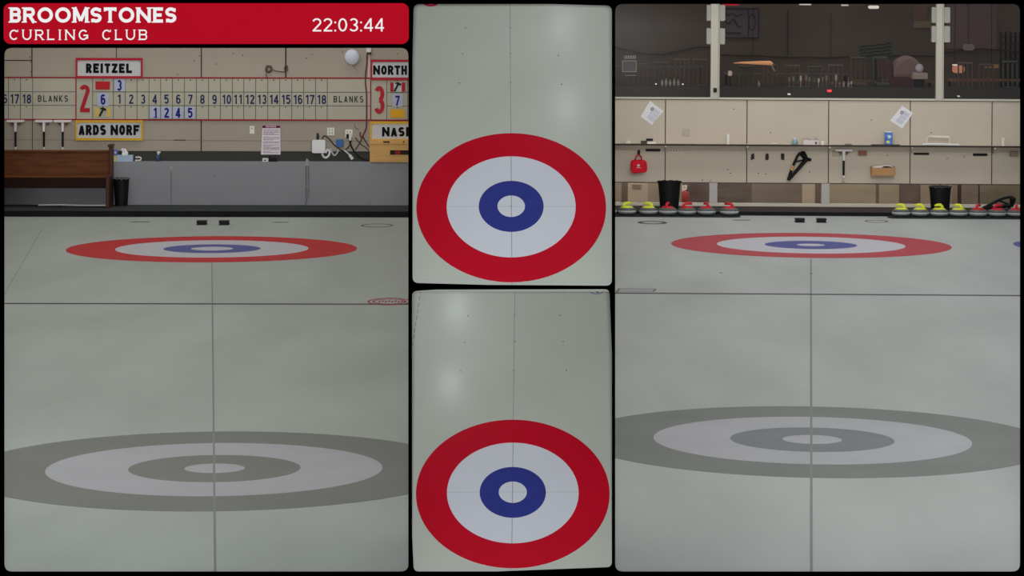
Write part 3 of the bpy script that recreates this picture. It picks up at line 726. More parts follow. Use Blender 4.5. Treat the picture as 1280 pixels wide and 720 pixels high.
tag(text(MB(), 'NOTICE', xw(333), xw(345), zw(159), zw(157.2), YW-.023, .001, 0).build('heading', MC['notice paper'], t), 'pale heading') if False else None
mb = MB()
for k in range(6): mb.box(xw(332.5+k*2.2), xw(334+k*2.2), YW-.0245, YW-.023, zw(158.8), zw(157.4))
mb.build('heading_marks', MC['notice paper'], t)

t = thing('wireless_router', 'white square wireless box on the wall above the grey ledge', 'router', (xw(397.5), YW-.03, zw(191)))
MB().prism(rrect(xw(390.2), xw(407), zw(191), zw(174.3), .025), YW-.06, YW-.013).build('case', M('router white', (188,188,204), .4, .3), t, bevel=.006)
MB().prism(rrect(xw(388.5), xw(400), zw(190), zw(175.5), .025), YW-.035, YW-.012).build('back_bracket', M('bracket grey', (96,98,104), .5, .3), t)
MB().tube([(xw(397), YW-.03, zw(174.5)), (xw(397.5), YW-.04, zw(170)), (xw(397), YW-.035, zw(166))], [.018, .022, .014], 8).build('antenna_plug', M('dark green plug', (40,44,34), .5, .2), t)
tag(MB().prism(rrect(xw(420.2), xw(429.3), zw(183), zw(173.8), .012), YW-.05, YW-.002).build('junction_box', M('box blue', (46,84,136), .5, .2), bevel=.004), 'small blue square box between the two double sockets', 'box')
t = thing('power_plug', 'black and white plug pushed into the right double socket', 'plug', (xw(436), YW-.03, zw(170)))
MB().box(xw(433), xw(436), YW-.05, YW-.012, zw(172.5), zw(167)).build('black_plug', plast_d, t, bevel=.006)
MB().box(xw(436.4), xw(439), YW-.05, YW-.012, zw(175), zw(166.5)).build('white_adapter', plast, t, bevel=.006)
def cable(pts, r, m, label, cat='cable', Yc=YW-.02, name='cable', sm=5):
    P = []
    n = len(pts)
    for i in range(n-1):
        p0 = pts[max(0, i-1)]; p1 = pts[i]; p2 = pts[i+1]; p3 = pts[min(n-1, i+2)]
        for k in range(sm):
            t = k/sm
            P.append(tuple(.5*((2*p1[j]) + (-p0[j]+p2[j])*t + (2*p0[j]-5*p1[j]+4*p2[j]-p3[j])*t*t + (-p0[j]+3*p1[j]-3*p2[j]+p3[j])*t**3) for j in (0, 1)))
    P.append(pts[-1])
    mb = MB().tube([(X(a, Yc), Yc, Z(b, Yc)) for a, b in P], r, 6, m=0)
    return tag(mb.build(name, m), label, cat)
cable([(402.5, 173.5), (404, 170.5), (407, 170), (412, 174), (417, 180), (423, 185), (429, 188), (436, 183), (439, 175)], .009, cablm, 'thin dark cable looping from the white router to the plug')
cable([(402.5, 190.5), (404, 195), (407.5, 196.8), (411, 194), (412, 189), (409, 187), (407, 191)], .016, cablw, 'white cable loop hanging under the white router')
cable([(413, 185), (415, 190), (418, 194), (422, 190), (422.5, 186)], .012, M('grey cable', (150,150,150), .5, .2), 'grey cable loop hanging right of the white router')
cable([(437, 176), (439, 182), (442, 188), (447, 194), (454, 199), (461, 201)], .012, plast_d, 'black cable sagging from the plug down to the wooden box')
cable([(430, 187), (433, 189), (437, 193), (440, 198)], [.012]*16, cablw, 'short white cable end hanging below the blue box', sm=5) if False else None
tag(MB().tube([(xw(430), YW-.03, zw(187)), (xw(436), YW-.03, zw(192)), (xw(438), YW-.03, zw(194))], .009, 6).tube([(xw(437), YW-.03, zw(193)), (xw(441), YW-.03, zw(198.5))], [.02, .026], 8).build('cable_connector', cablw), 'white connector hanging on a short lead below the blue box', 'connector')
cable([(444, 171.5), (450, 179), (457, 184), (461, 188)], .007, cablm, 'thin dark cable slanting down right of the sockets')
cable([(461, 183), (456, 175), (453, 171), (450, 178), (446, 184), (444, 187)], .008, cablm, 'thin brown cable forming a cross beside the yellow sign')
cable([(458.5, 68), (458.3, 80), (456.8, 92), (456.6, 104), (458, 118), (458.2, 148), (457.5, 160), (454, 168), (452, 172), (450, 168), (451, 165)], .011, M('red-brown cable', (92,44,46), .6, .2), 'red-brown cable running down the wall beside the number 3')
cable([(443, 155), (443.5, 158), (446, 161), (448, 160)], .006, M('pale wire', (110,104,92), .6, .2), 'short curled wire above the plug', Yc=YW-.006)
t = thing('wall_camera', 'small white fixture with two legs high beside the NORTH sign', 'camera', (xw(461), YW-.05, zw(68)))
MB().box(xw(458), xw(464), YW-.09, YW-.001, zw(65), zw(58)).build('housing', plast, t, bevel=.01)
MB().box(xw(458.4), xw(460.4), YW-.06, YW-.001, zw(67.5), zw(65)).box(xw(461.6), xw(463.6), YW-.06, YW-.001, zw(67.5), zw(65)).build('plug', seam, t)
MB().box(xw(459.8), xw(462.2), YW-.01, YW-.001, zw(97), zw(67.5)).build('trunking', M('trunking', (168,156,148), .6, .2), t)
t = thing('globe_light', 'round pale blue-white globe fixture high on the wall', 'light', (xw(440), YW-.1, zw(80.5)))
MB().ball((xw(440), YW-.06, zw(71)), (.108, .06, .115), 18).build('globe', M('pale globe', (172,176,204), .5, .2), t, smooth=True)
MB().tube([(xw(441), YW-.012, zw(82)), (xw(444), YW-.012, zw(85.5)), (xw(447.5), YW-.012, zw(89))], .004, 5).build('pull_cord', M('thin cord', (120,114,104), .6, .1), t)
# coiled wires
t = thing('wire_coil', 'tangled brown wire coil on the wall above number 14', 'wire coil', (xw(336), YW-.03, zw(92)))
pts = []
for k in range(160):
    a = k*.55; r = (4.4 - 1.6*abs(math.sin(k*.19)))*YW/F
    pts.append((xw(335.8)+r*math.cos(a), YW-.02-.012*math.sin(k*.37), zw(86.2)+r*1.1*math.sin(a+.25*math.sin(k*.1))))
MB().tube(pts, .006, 5).build('coil', M('brown wire', (78,66,54), .7, .1), t)
MB().tube([(xw(333), YW-.012, zw(91)), (xw(332.3), YW-.012, zw(94)), (xw(333.5), YW-.012, zw(97.2))], .006, 5).tube([(xw(340.5), YW-.012, zw(87)), (xw(346), YW-.012, zw(88.8)), (xw(352), YW-.012, zw(89.6)), (xw(356.8), YW-.012, zw(89.5))], .007, 5).build('loose_wire', MC['brown wire'], t)
pts = []
for k in range(60):
    a = k*.6; r = (3.8 - 1.0*abs(math.sin(k*.23)))*YW/F
    pts.append((xw(357.5)+r*.6*math.cos(a), YW-.02-.01*math.sin(k*.37), zw(85.3)+r*1.2*math.sin(a)))
tag(MB().tube(pts, .006, 5).build('wire_coil', MC['brown wire']), 'small half coil of brown wire at the wall panel seam', 'wire coil')
# vertical conduit & bracket on knee wall
t = thing('wall_hasp', 'grey vertical rod with brackets on the grey wall below the router', 'rod', (X(384, YK), YK-.02, Z(256, YK)))
g_ = M('dull metal', (92,93,98), .5, .3)
MB().tube([(X(382.5, YK), YK-.012, Z(205, YK)), (X(382.5, YK), YK-.012, Z(243, YK)), (X(383.5, YK), YK-.012, Z(248, YK)), (X(382, YK), YK-.012, Z(256, YK))], .008, 6).tube([(X(385.7, YK), YK-.012, Z(205, YK)), (X(385.7, YK), YK-.012, Z(244, YK)), (X(383.5, YK), YK-.012, Z(248, YK))], .006, 6).build('rod', MC['dull metal'], t)
MB().prism([(X(381.6, YK), Z(207, YK)), (X(386.8, YK), Z(207, YK)), (X(386, YK), Z(200, YK)), (X(383.5, YK), Z(197.5, YK)), (X(382, YK), Z(201, YK))], YK-.025, YK-.001).box(X(382, YK), X(387, YK), YK-.02, YK-.001, Z(233, YK), Z(232, YK)).build('bracket', M('bracket grey light', (128,128,132), .5, .3), t)
tag(MB().prism([(X(211.5, YK), Z(208.6, YK)), (X(215, YK), Z(208, YK)), (X(216, YK), Z(211, YK)), (X(212.5, YK), Z(212, YK))], YK-.015, YK).build('wall_bracket', MC['bracket grey light']), 'tiny grey bracket on the grey wall below the spray bottle', 'bracket')
# wooden box
t = thing('wooden_box', 'pine wooden box fixed to the wall below the NASH sign', 'box', (xw(500), YW-.1, zw(203.5)))
yb_ = YW - .24
xb = lambda px: X(px, yb_); zbx = lambda py: Z(py, yb_)
MB().box(xb(462.2), xb(575), yb_, YW-.012, zbx(202.5), zbx(179.8)).build('case', wood_y, t, bevel=.005)
MB().box(xb(461.8), xb(575), yb_-.012, YW-.012, zbx(179.8), zbx(175.8)).build('lid', M('pine lid', (176,136,84), .6, .2, var=.1, scale=5), t, bevel=.004)
MB().box(xb(487.5), xb(520), yb_-.004, yb_, zbx(193), zbx(187.3)).build('slot', M('slot dark', (38,28,28), .8, .1), t)
MB().box(xb(494), xb(500.5), yb_-.008, yb_-.004, zbx(192.6), zbx(187.8)).build('red_label', M('slot red', (118,40,36), .7, .1), t)
MB().box(xb(479), xb(487), yb_-.02, yb_-.012, zbx(177.8), zbx(176)).box(xb(503.5), xb(505.5), yb_-.02, yb_-.012, zbx(177.8), zbx(176)).build('hinge', seam, t)
roll(TOPS, 265, 200, .002)
LEFT = list(TOPS)

# ================================================================== RIGHT HALL
del TOPS[:]
YR = 47.9
xr_ = lambda px: X(px, YR); zr_ = lambda py: Z(py, YR)
XR = 9.0
MB().box(.02, XR, 18.43, 46.82, -.3, Z0R).build('floor_ice_right', ice_r)['kind'] = 'structure'
MB().box(.02, XR, 46.822, YR, -.3, Z0R+.05).build('floor_walkway_right', walk_r)['kind'] = 'structure'
MB().box(.02, XR, 46.78, 46.85, Z0R, Z0R+.054).build('trim_3', kerb, bevel=.008)['kind'] = 'structure'
zfl = Z0R+.05
# wall: cream panels between sill (124.4) and 228.8
mb = MB()
S1, S2, S3, S4 = 124.6, 229.3, 254.8, 258.4
xA, xB = .05, XR
mb.box(xA, xB, YR, YR+.12, zr_(S2), zr_(S1))
for px in (729.5, 831.5, 933.5, 1035.5, 1137.5, 1239.7): mb.box(xr_(px)-.0065, xr_(px)+.0065, YR-.003, YR, zr_(S2), zr_(S1+.8), 1)
mb.box(xA, xB, YR-.003, YR, zr_(S1+1.2), zr_(S1+.6), 1)
for px, py in ((963, 166), (948, 217), (957, 218), (913, 217), (878, 226), (888, 227), (910, 212.5), (1012, 215), (1184, 197), (1205, 194.5), (1109, 193.5), (1164, 165), (1089, 149.5), (917, 137)):
    mb.box(xr_(px)-.008, xr_(px)+.008, YR-.003, YR, zr_(py)-.007, zr_(py)+.007, 1)
mb.build('wall_back_right', [cream_r, seam])['kind'] = 'structure'
whitetrim = M('cream white trim', (164,160,146), .6, .2)
MB().box(xA, xB, YR-.03, YR+.1, zr_(S1+.3), zr_(S1-1.9)).build('trim_4', whitetrim, bevel=.004)['kind'] = 'structure'
MB().box(xA, xB, YR-.02, YR+.12, zr_(S4), zr_(S3)).build('trim_5', whitetrim, bevel=.004)['kind'] = 'structure'
MB().box(xA, xB, YR, YR+.12, zfl-.05, zr_(S4)).build('wall_plinth_right', walk_r)['kind'] = 'structure'
MB().box(xA, xB, YR-.01, YR+.02, zr_(S2+.6), zr_(S2-.6)).build('trim_6', M('dark metal strip', (54,46,42), .5, .3))['kind'] = 'structure'
# posts
for i, (a, b, py) in enumerate(((887.5, 898.5, 5), (1169, 1178.5, 5))):
    o = MB().box(xr_(a), xr_(b), YR-.04, YR+.06, zr_(S1-1), 4.7)
    o.box(xr_(b)-.022, xr_(b)-.012, YR-.043, YR-.04, zr_(S1-1), 4.7, 1)
    o.build('trim_%d' % (7+i), [M('white post', (155,151,141), .6, .2), M('post groove', (130,124,112), .7, .1)], bevel=.004)['kind'] = 'structure'
for i, (a, b) in enumerate(((886.8, 896.8), (1027, 1037))):
    MB().box(xr_(a), xr_(b), YR-.02, YR+.12, zr_(S3), zr_(S2)).build('trim_%d' % (9+i), M('grey white post', (152,148,146), .6, .2), bevel=.004)['kind'] = 'structure'
# glass
gm = bpy.data.materials.new('window glass'); gm.use_nodes = True; nt = gm.node_tree; nt.nodes.clear()
out = nt.nodes.new('ShaderNodeOutputMaterial'); mx = nt.nodes.new('ShaderNodeMixShader'); tr = nt.nodes.new('ShaderNodeBsdfTransparent'); gl = nt.nodes.new('ShaderNodeBsdfGlossy')
gl.inputs['Roughness'].default_value = .12; mx.inputs[0].default_value = .025; tr.inputs['Color'].default_value = (.93, .91, .89, 1)
nt.links.new(tr.outputs[0], mx.inputs[1]); nt.links.new(gl.outputs[0], mx.inputs[2]); nt.links.new(mx.outputs[0], out.inputs['Surface'])
for i, (a, b) in enumerate(((660, 887), (899, 1168.5), (1179, 1385))):
    MB().box(xr_(a), xr_(b), YR+.03, YR+.036, zr_(S1-1), 4.6).build('window_%d' % (i+1), gm)['kind'] = 'structure'
for i, (a, b) in enumerate(((660, 886.8), (896.8, 1027), (1037, 1385))):
    MB().box(xr_(a), xr_(b), YR+.08, YR+.086, zr_(S3), zr_(S2)).build('window_%d' % (i+4), gm)['kind'] = 'structure'
# reflections in the low windows, put into coloured panels behind the glass
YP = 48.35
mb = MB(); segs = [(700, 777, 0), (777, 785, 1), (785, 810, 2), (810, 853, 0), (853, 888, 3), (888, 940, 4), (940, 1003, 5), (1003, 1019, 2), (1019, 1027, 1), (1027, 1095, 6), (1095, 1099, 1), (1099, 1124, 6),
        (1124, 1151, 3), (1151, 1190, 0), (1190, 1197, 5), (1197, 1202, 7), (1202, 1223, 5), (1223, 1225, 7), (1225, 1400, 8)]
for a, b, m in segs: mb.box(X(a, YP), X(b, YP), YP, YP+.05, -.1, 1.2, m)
for k in range(3): mb.box(X(790, YP), X(802, YP), YP-.004, YP, Z(232.5+k*2.2, YP)-.006, Z(232.5+k*2.2, YP)+.004, 1)
mb.build('wall_low_reflection', [M('pn a', (128,118,104), .7, .1, var=.05), M('pn b', (88,78,68), .7, .1), M('pn c', (150,140,124), .7, .1), M('pn d', (84,72,68), .7, .1, var=.3, scale=3), M('pn e', (86,78,70), .7, .1, var=.25, scale=4, stretch=(.5, 1, 3)), M('pn f', (104,94,84), .7, .1, var=.15, scale=2), M('pn g', (130,122,104), .7, .1, var=.08), M('pn h', (44,38,36), .7, .1), M('pn i', (98,94,78), .7, .1, var=.1)])['kind'] = 'structure'
MB().box(xA, xB, YR+.12, YP, -.2, zr_(S4)+.02).build('floor_lounge_low', walk_r)['kind'] = 'structure'
t = thing('fire_extinguisher', 'dark red cylinder standing behind the low window beside the left bin', 'extinguisher', (X(857, 48.2), 48.2, zr_(S4)+.02))
zz = zr_(S4)+.02
MB().lathe([(.05, zz), (.055, zz+.02), (.055, zz+.16), (.02, zz+.19)], X(857, 48.2), 48.2, 16).build('cylinder', M('dull red', (124,42,36), .5, .2), t, smooth=True)
MB().tube([(X(857, 48.2), 48.2, zz+.18), (X(860, 48.2), 48.18, zz+.2)], .012, 6).build('handle', plast_d, t)
outlet(855.8, 236.3, 6, 7.5, 'small white wall socket behind the low window right of the left bin', 1, Yp=YP)

# ---- lounge behind the high windows
YB = 52.0
dk = M('lounge dark wall', (64,57,51), .9, .05, var=.22, scale=.9)
MB().box(.1, XR, YB, YB+.1, 0.9, 4.7).build('wall_lounge', dk)['kind'] = 'structure'
MB().box(.1, XR, 48.42, YB, 0.9, 1.0).build('floor_lounge', M('lounge floor', (40,40,40), .8, .1))['kind'] = 'structure'
MB().box(.1, XR, YR+.14, YB, 4.6, 4.7).build('ceiling_lounge', dk)['kind'] = 'structure'
XX = lambda px, Y: X(px, Y)
def bx(mb, a, b, y0, y1, pyt, pyb, Y, m=0): return mb.box(X(a, Y), X(b, Y), y0, y1, Z(pyb, Y), Z(pyt, Y), m)
# picture
Yq = YB - .03
t = thing('framed_picture', 'purple-grey framed picture behind the middle window beside the post', 'picture', (X(926, Yq), Yq, Z(49, Yq)))
mb = bx(MB(), 904, 947, Yq, YB, 11, 48, Yq); mb.build('canvas', M('picture purple', (62,56,62), .8, .1, var=.1, scale=4), t)
mb = MB(); 
for a, b, c_, d_ in ((903, 948, 10.5, 12), (903, 948, 47, 48.5), (946.5, 948, 11, 48), (934, 935, 12, 47), (905, 925, 41, 43)): bx(mb, a, b, Yq-.02, Yq, c_, d_, Yq-.01)
for dx, ry in ((0, 0), ): 
    mb.tube([(X(939+4*math.cos(a*.5), Yq), Yq-.01, Z(28+10*math.sin(a*.5), Yq)) for a in range(13)], .012, 5, closed=True)
    mb.tube([(X(905+k*3, Yq), Yq-.01, Z(26+4*math.sin(k*1.3)+k*.8, Yq)) for k in range(8)], .014, 5)
    mb.tube([(X(906+k*3, Yq), Yq-.01, Z(18+2*math.sin(k*1.7)+k*.3, Yq)) for k in range(8)], .01, 5)
mb.build('frame_and_lines', M('picture ink', (36,30,40), .8, .1), t)
# counter along the windows with clutter
Yc = 49.0
mb = MB().box(X(700, Yc), XR-.02, Yc-.3, Yc+.35, 1.0, Z(108.5, Yc)); tag(mb.build('lounge_counter', M('counter dark', (38,38,40), .5, .2, var=.1, scale=1)), 'long dark counter behind the high windows', 'counter')
Yt = 50.6
for k, (a, b, c_, col) in enumerate(((700, 880, 84, (62,66,62)), (903, 1060, 92, (70,62,60)), (1060, 1165, 100, (78,68,40)), (1182, 1380, 98, (98,66,52)))):
    t = thing('lounge_table', ['greenish table behind the left high window', 'reddish table left in the middle high window', 'olive table right in the middle high window', 'orange-brown table behind the right high window'][k], 'table', (X((a+b)/2, Yt), Yt, 1.0))
    mb = bx(MB(), a, b, Yt-.35, Yt+.35, c_, c_+1.6, Yt); mb.build('tabletop', M('table top %d' % k, col, .6, .15, var=.15, scale=3), t)
    for q in (a+4, b-4):
        mb = MB().box(X(q, Yt)-.02, X(q, Yt)+.02, Yt-.02, Yt+.02, 1.0, Z(c_+1.6, Yt)); mb.build('leg', plast_d, t)
# chairs (rows of backs)
chm = M('chair back', (48,44,46), .7, .15, var=.2, scale=6); 
def lchair(px, w, pt, Yh, label, m=chm):
    x0, x1 = X(px-w/2, Yh), X(px+w/2, Yh); zt = Z(pt, Yh); zs = zt - .38
    t = thing('lounge_chair', label, 'chair', ((x0+x1)/2, Yh, 1.0), 'slatted chairs in the dark lounge')
    mb = MB()
    for k in range(4):
        xx = x0 + (x1-x0)*k/3; mb.tube([(xx, Yh, zs), (xx, Yh+.03, zt)], .012, 6)
    mb.tube([(x0-.01, Yh+.03, zt), (x1+.01, Yh+.03, zt)], .02, 6)
    mb.build('backrest', m, t)
    MB().box(x0, x1, Yh-.38, Yh, zs-.04, zs).build('seat', m, t, bevel=.01)
    for sx in (x0+.02, x1-.02):
        for sy in (Yh-.35, Yh-.02): MB().tube([(sx, sy, 1.0), (sx, sy, zs-.04)], .014, 6).build('leg', m, t)
chs = [(800, 82), (826, 80), (852, 76), (874, 76), (932, 84), (962, 82), (990, 83), (1018, 84), (1044, 82), (1072, 72), (1100, 72), (1206, 78), (1232, 80), (1262, 76)]
for i, (px, pt) in enumerate(chs):
    lchair(px, 17, pt, 50.0, 'dark slatted chair in the dim lounge behind the high windows', M('chair warm %d' % (i % 3), ((74,64,60), (64,68,62), (80,68,68))[i % 3], .7, .15))
# lamps and small things
def bottle(px, pyb, h, m, label, Yh=48.95, cat='bottle', name='bottle', grp=None, w=1.6):
    z0 = Z(108.5, Yc); x = X(px, Yh); r = w*Yh/F
    o = MB().lathe([(r, z0), (r, z0+h*.6), (r*.4, z0+h*.8), (r*.4, z0+h)], x, Yh, 12).build(name, m, smooth=True)
    tag(o, label, cat, grp)
gb = M('bottle grey glass', (132,136,128), .4, .3)
for k, px in enumerate((827, 832, 837, 842, 847)):
    bottle(px, 0, .10 + .02*(k % 2), gb, 'pale bottle in the little row on the counter behind the left high window', grp='pale bottles behind the left window')
for k, px in enumerate((948, 1054, 1060)):
    bottle(px, 0, .09, M('bottle pale', (120,118,114), .4, .3), ['pale bottle on the counter under the orange lamp', 'left of two pale bottles right of the small red lamp', 'right of two pale bottles right of the small red lamp'][k], Yh=48.9)
for k in range(16):
    px = 985 + k*5.3 + random.uniform(-1, 1); col = ((120,84,70), (96,98,92), (78,60,66), (150,146,138))[k % 4]
    Yh = 48.86 + .08*(k % 3); z0 = Z(108.5, Yc); h = random.uniform(.07, .19)
    o = MB().lathe([(.014, z0), (.004, z0+.008), (.004, z0+h*.5), (.017, z0+h*.6), (.015, z0+h), (.013, z0+h)], X(px, Yh), Yh, 10).build('stemmed_glass', M('glassware %d' % (k % 4), col, .3, .4))
    tag(o, 'small stemmed glass in the crowded row on the counter under the middle high window', 'glass', 'stemmed glasses on the lounge counter')
t = thing('pendant_lamp', 'long glowing orange lamp shade behind the middle high window', 'lamp', (X(941, 49.6), 49.6, Z(82, 49.6)))
P = [(X(a, 49.6), 49.6, Z(b, 49.6)) for a, b in ((916, 79.5), (925, 79), (940, 79), (955, 79), (962, 79.2), (965.5, 79.8))]
MB().tube(P, [.005, .014, .024, .032, .034, .012], 12).build('shade', M('orange glow', (205,140,100), .6, .1, emit=.35), t, smooth=True)
MB().tube([(X(963, 49.6), 49.6, Z(81, 49.6)), (X(966, 49.6), 49.6, Z(86, 49.6)), (X(968, 49.6), 49.6, Z(89.5, 49.6))], .01, 6).build('hanging_cord', M('lamp cord', (140,132,124), .6, .2), t)
MB().tube([(X(940, 49.6), 49.6, Z(76, 49.6)), (X(940, 49.6), 49.6, 4.6)], .004, 5).build('suspension_wire', plast_d, t)
def cup(px, py, w, h, Yh, m, label, cat='cup', nm='paper_cup'):
    z0 = Z(py+h, Yh); z1 = Z(py, Yh); r = w/2*Yh/F
    tag(MB().lathe([(r*.8, z0), (r, z1), (r*.85, z1), (r*.7, z0+.01)], X(px, Yh), Yh, 16).build(nm, m), label, cat)
cup(912, 89, 5.5, 6.5, 49.0, M('cup pinkish', (168,150,150), .6, .1), 'small pinkish cup beside the post in the middle high window') if False else None
t = thing('desk_lamp', 'white globe lamp on a pale box near the right post', 'lamp', (X(1149, 49.0), 49.0, Z(108.5, 49)))
Yd = 49.0
MB().box(X(1139, Yd), X(1158, Yd), Yd-.12, Yd+.12, Z(98, Yd), Z(90, Yd)).build('box', M('lamp box grey', (128,118,116), .7, .1), t, bevel=.01)
MB().ball((X(1148.5, Yd), Yd, Z(84.5, Yd)), (.062, .06, .068), 16).build('globe', M('lamp globe', (150,146,160), .5, .2), t, smooth=True)
MB().box(X(1143, Yd), X(1154, Yd), Yd-.06, Yd+.06, Z(108.5, Yd), Z(98, Yd)).build('stand', plast_d, t)
t = thing('draped_armchair', 'pinkish draped armchair behind the middle high window near the right post', 'armchair', (X(1130, 50.3), 50.3, 1.0))
Yd = 50.3
pts = [(1112, 96), (1113, 82), (1120, 74), (1131, 68), (1139, 70), (1146, 77), (1150, 84), (1150, 96)]
MB().prism([(X(a, Yd), Z(b, Yd)) for a, b in pts], Yd-.3, Yd+.25).build('drape', M('pink drape', (106,90,90), .8, .1, var=.1, scale=6), t, bevel=.05)
MB().box(X(1096, Yd), X(1150, Yd), Yd-.3, Yd+.2, 1.0, Z(95, Yd)).build('seat', M('plum seat', (66,46,50), .8, .1, var=.15, scale=6), t, bevel=.03)
MB().box(X(1095, Yd), X(1112, Yd), Yd-.3, Yd+.2, Z(97, Yd), Z(74, Yd)).build('armrest', MC['plum seat'], t, bevel=.03)
t = thing('notice_in_window', 'pale outlined rectangle sign standing in the left high window', 'sign', (X(785, 48.2), 48.2, Z(92, 48.2)))
Yd = 48.1
mb = MB(); al = M('sign outline', (128,124,120), .6, .2)
for a, b, c_, d_ in ((777, 795, 77, 78), (777, 795, 90.5, 91.5), (777, 778, 77, 91), (794, 795, 77, 91), (781, 794, 95.3, 96), (779.5, 794, 71, 74.8)): bx(mb, a, b, Yd, Yd+.01, c_, d_, Yd)
mb.build('outline', al, t)
mb = bx(MB(), 778, 794, Yd+.01, Yd+.012, 78, 90.5, Yd); mb.build('panel', M('sign panel', (70,72,78), .6, .2), t)
mb = MB(); 
for k in range(5): bx(mb, 780.4+k*2.8, 781.4+k*2.8, Yd-.003, Yd, 71.6, 74, Yd)
mb.build('marks', seam, t)
def emit_disc(px, py, w, h, Yh, col, e, label, nm, cat, up=None, down=None):
    if up or down:
        t = thing(nm, label, cat, (X(px, Yh), Yh, Z(py+h/2, Yh) if up else down))
        MB().prism(rrect(X(px-w/2, Yh), X(px+w/2, Yh), Z(py+h/2, Yh), Z(py-h/2, Yh), min(w, h)*.4*Yh/F), Yh, Yh+.06).build('glowing_shade', M('glow '+label[:30], col, .6, .1, emit=e), t)
        if up: MB().tube([(X(px, Yh), Yh+.03, Z(py-h/2, Yh)-.01), (X(px, Yh), Yh+.03, 4.6)], .005, 5).build('suspension_wire', plast_d, t)
        else: MB().lathe([(.03, down), (.02, down+.01), (.008, down+.02), (.008, Z(py+h/2, Yh)+.01)], X(px, Yh), Yh+.03, 10).build('stand', plast_d, t)
        return
    tag(MB().prism(rrect(X(px-w/2, Yh), X(px+w/2, Yh), Z(py+h/2, Yh), Z(py-h/2, Yh), min(w, h)*.4*Yh/F), Yh, Yh+.06).build(nm, M('glow '+label[:30], col, .6, .1, emit=e)), label, cat)
emit_disc(1091, 8.5, 13, 4, 51.2, (210,200,190), .6, 'small white ceiling lamp at the top of the middle high window', 'ceiling_lamp', 'lamp', up=1)
emit_disc(1005.5, 4.8, 15, 3.2, 51.2, (200,195,185), .6, 'wide white ceiling lamp cut by the top edge, left of the small one', 'ceiling_lamp', 'lamp', up=1)
emit_disc(1055, 6.3, 9, 2, 51.3, (170,160,155), .5, 'faint dim ceiling lamp between the two brighter ones', 'ceiling_lamp', 'lamp', up=1)
emit_disc(912, 5, 21, 5, 51.0, (150,26,36), .5, 'dark red lit sign at the top beside the left post', 'lit_sign', 'sign', up=1)
emit_disc(1036.5, 113.5, 5.5, 3, 48.65, (235,60,60), .9, 'small red light low in the middle high window', 'indicator_light', 'light')
emit_disc(912, 92.3, 5, 6.5, 49.0, (170,155,152), .15, 'small pale pinkish cup-like lamp right of the left post', 'table_lamp', 'lamp', down=Z(108.5, Yc))
emit_disc(819.5, 106.3, 1.6, 1.6, 49.0, (230,230,225), .9, 'tiny white light left of the pale bottle row', 'candle', 'candle', down=Z(108.5, Yc))
emit_disc(853, 106.3, 1.6, 1.6, 49.0, (230,230,225), .9, 'tiny white light right of the pale bottle row', 'candle', 'candle', down=Z(108.5, Yc))
emit_disc(986, 118, 3.5, 2, 48.645, (190,195,195), .5, 'tiny white light low below the orange lamp', 'indicator_light', 'light')
emit_disc(1198, 119.2, 3, 1.6, 48.65, (190,190,190), .5, 'tiny white light low behind the right high window', 'indicator_light', 'light')
emit_disc(1197.5, 85.5, 15, 9.5, 50.5, (178,120,96), .4, 'orange rounded lamp behind the right high window', 'table_lamp', 'lamp', down=Z(98, 50.6))
emit_disc(1193, 80.2, 6, 2, 50.1, (220,200,190), .6, 'thin white gleam tube above the orange rounded lamp', 'tube_lamp', 'lamp', up=1)
emit_disc(1239, 81.5, 18, 4.5, 50.2, (122,98,72), .15, 'tan flat shade right of the orange rounded lamp', 'lamp_shade', 'lamp', up=1)
emit_disc(1210, 58, 14, 8, 51.5, (96,86,84), .1, 'dim pale round shade high behind the right high window', 'lamp_shade', 'lamp', up=1)
# wall panels/blinds in lounge (dim)
Yd = YB-.04
t = thing('wall_blind', 'dim reddish slatted blind at the top right of the middle high window', 'blind', (X(1150, Yd), Yd, Z(34, Yd)))
mb = MB()
for k in range(11): bx(mb, 1141, 1157, Yd, Yd+.02, 6+k*1.7, 7+k*1.7, Yd)
mb.build('slats', M('blind red', (92,64,60), .8, .1), t); bx(MB(), 1141, 1163, Yd, Yd+.02, 25, 34, Yd).build('valance', M('blind tan', (82,72,58), .8, .1), t)
tag(bx(MB(), 1182, 1245, Yd, Yd+.03, 0, 60, Yd).build('wall_panel', M('plum panel', (74,62,62), .85, .05, var=.08)), 'plum coloured wall panel in the lounge behind the right high window', 'panel')
bx(MB(), 983, 984.6, Yd, Yd+.04, 12, 68, Yd).build('trim_11', M('dark edge', (40,36,34), .85, .05))['kind'] = 'structure'
bx(MB(), 1037.5, 1039, Yd, Yd+.04, 16, 72, Yd).build('trim_12', M('brown edge', (70,44,40), .85, .05))['kind'] = 'structure'
t = thing('lounge_bookcase', 'dark grid shelf at the far right behind the right high window', 'shelf', (X(1262, 51), 51, 1.0))
mb = MB()
for k in range(7): mb.box(X(1250+k*6, 51), X(1250.8+k*6, 51), 50.9, 51.1, 1.0, Z(38, 51))
for k in range(8): mb.box(X(1250, 51), X(1290, 51), 50.9, 51.1, Z(44+k*9, 51)-.008, Z(44+k*9, 51)+.008)
mb.build('grid', M('bookcase dark', (40,34,36), .8, .1), t)
Yd = YB-.04
MB().tube([(X(900+(1168-900)*q/12, Yd), Yd+.01, Z(70.5+1.5*math.sin(q*.5-1)+.6*math.sin(q*2.3), Yd)) for q in range(13)], .012, 6).build('trim_13', M('rail brown', (36,30,28), .8, .1))['kind'] = 'structure'
MB().tube([(X(765+(887-765)*q/12, Yd), Yd+.01, Z(64.5+5*math.sin(q*.5-1)+.6*math.sin(q*2.3), Yd)) for q in range(13)], .012, 6).build('trim_14', M('rail brown', (36,30,28), .8, .1))['kind'] = 'structure'
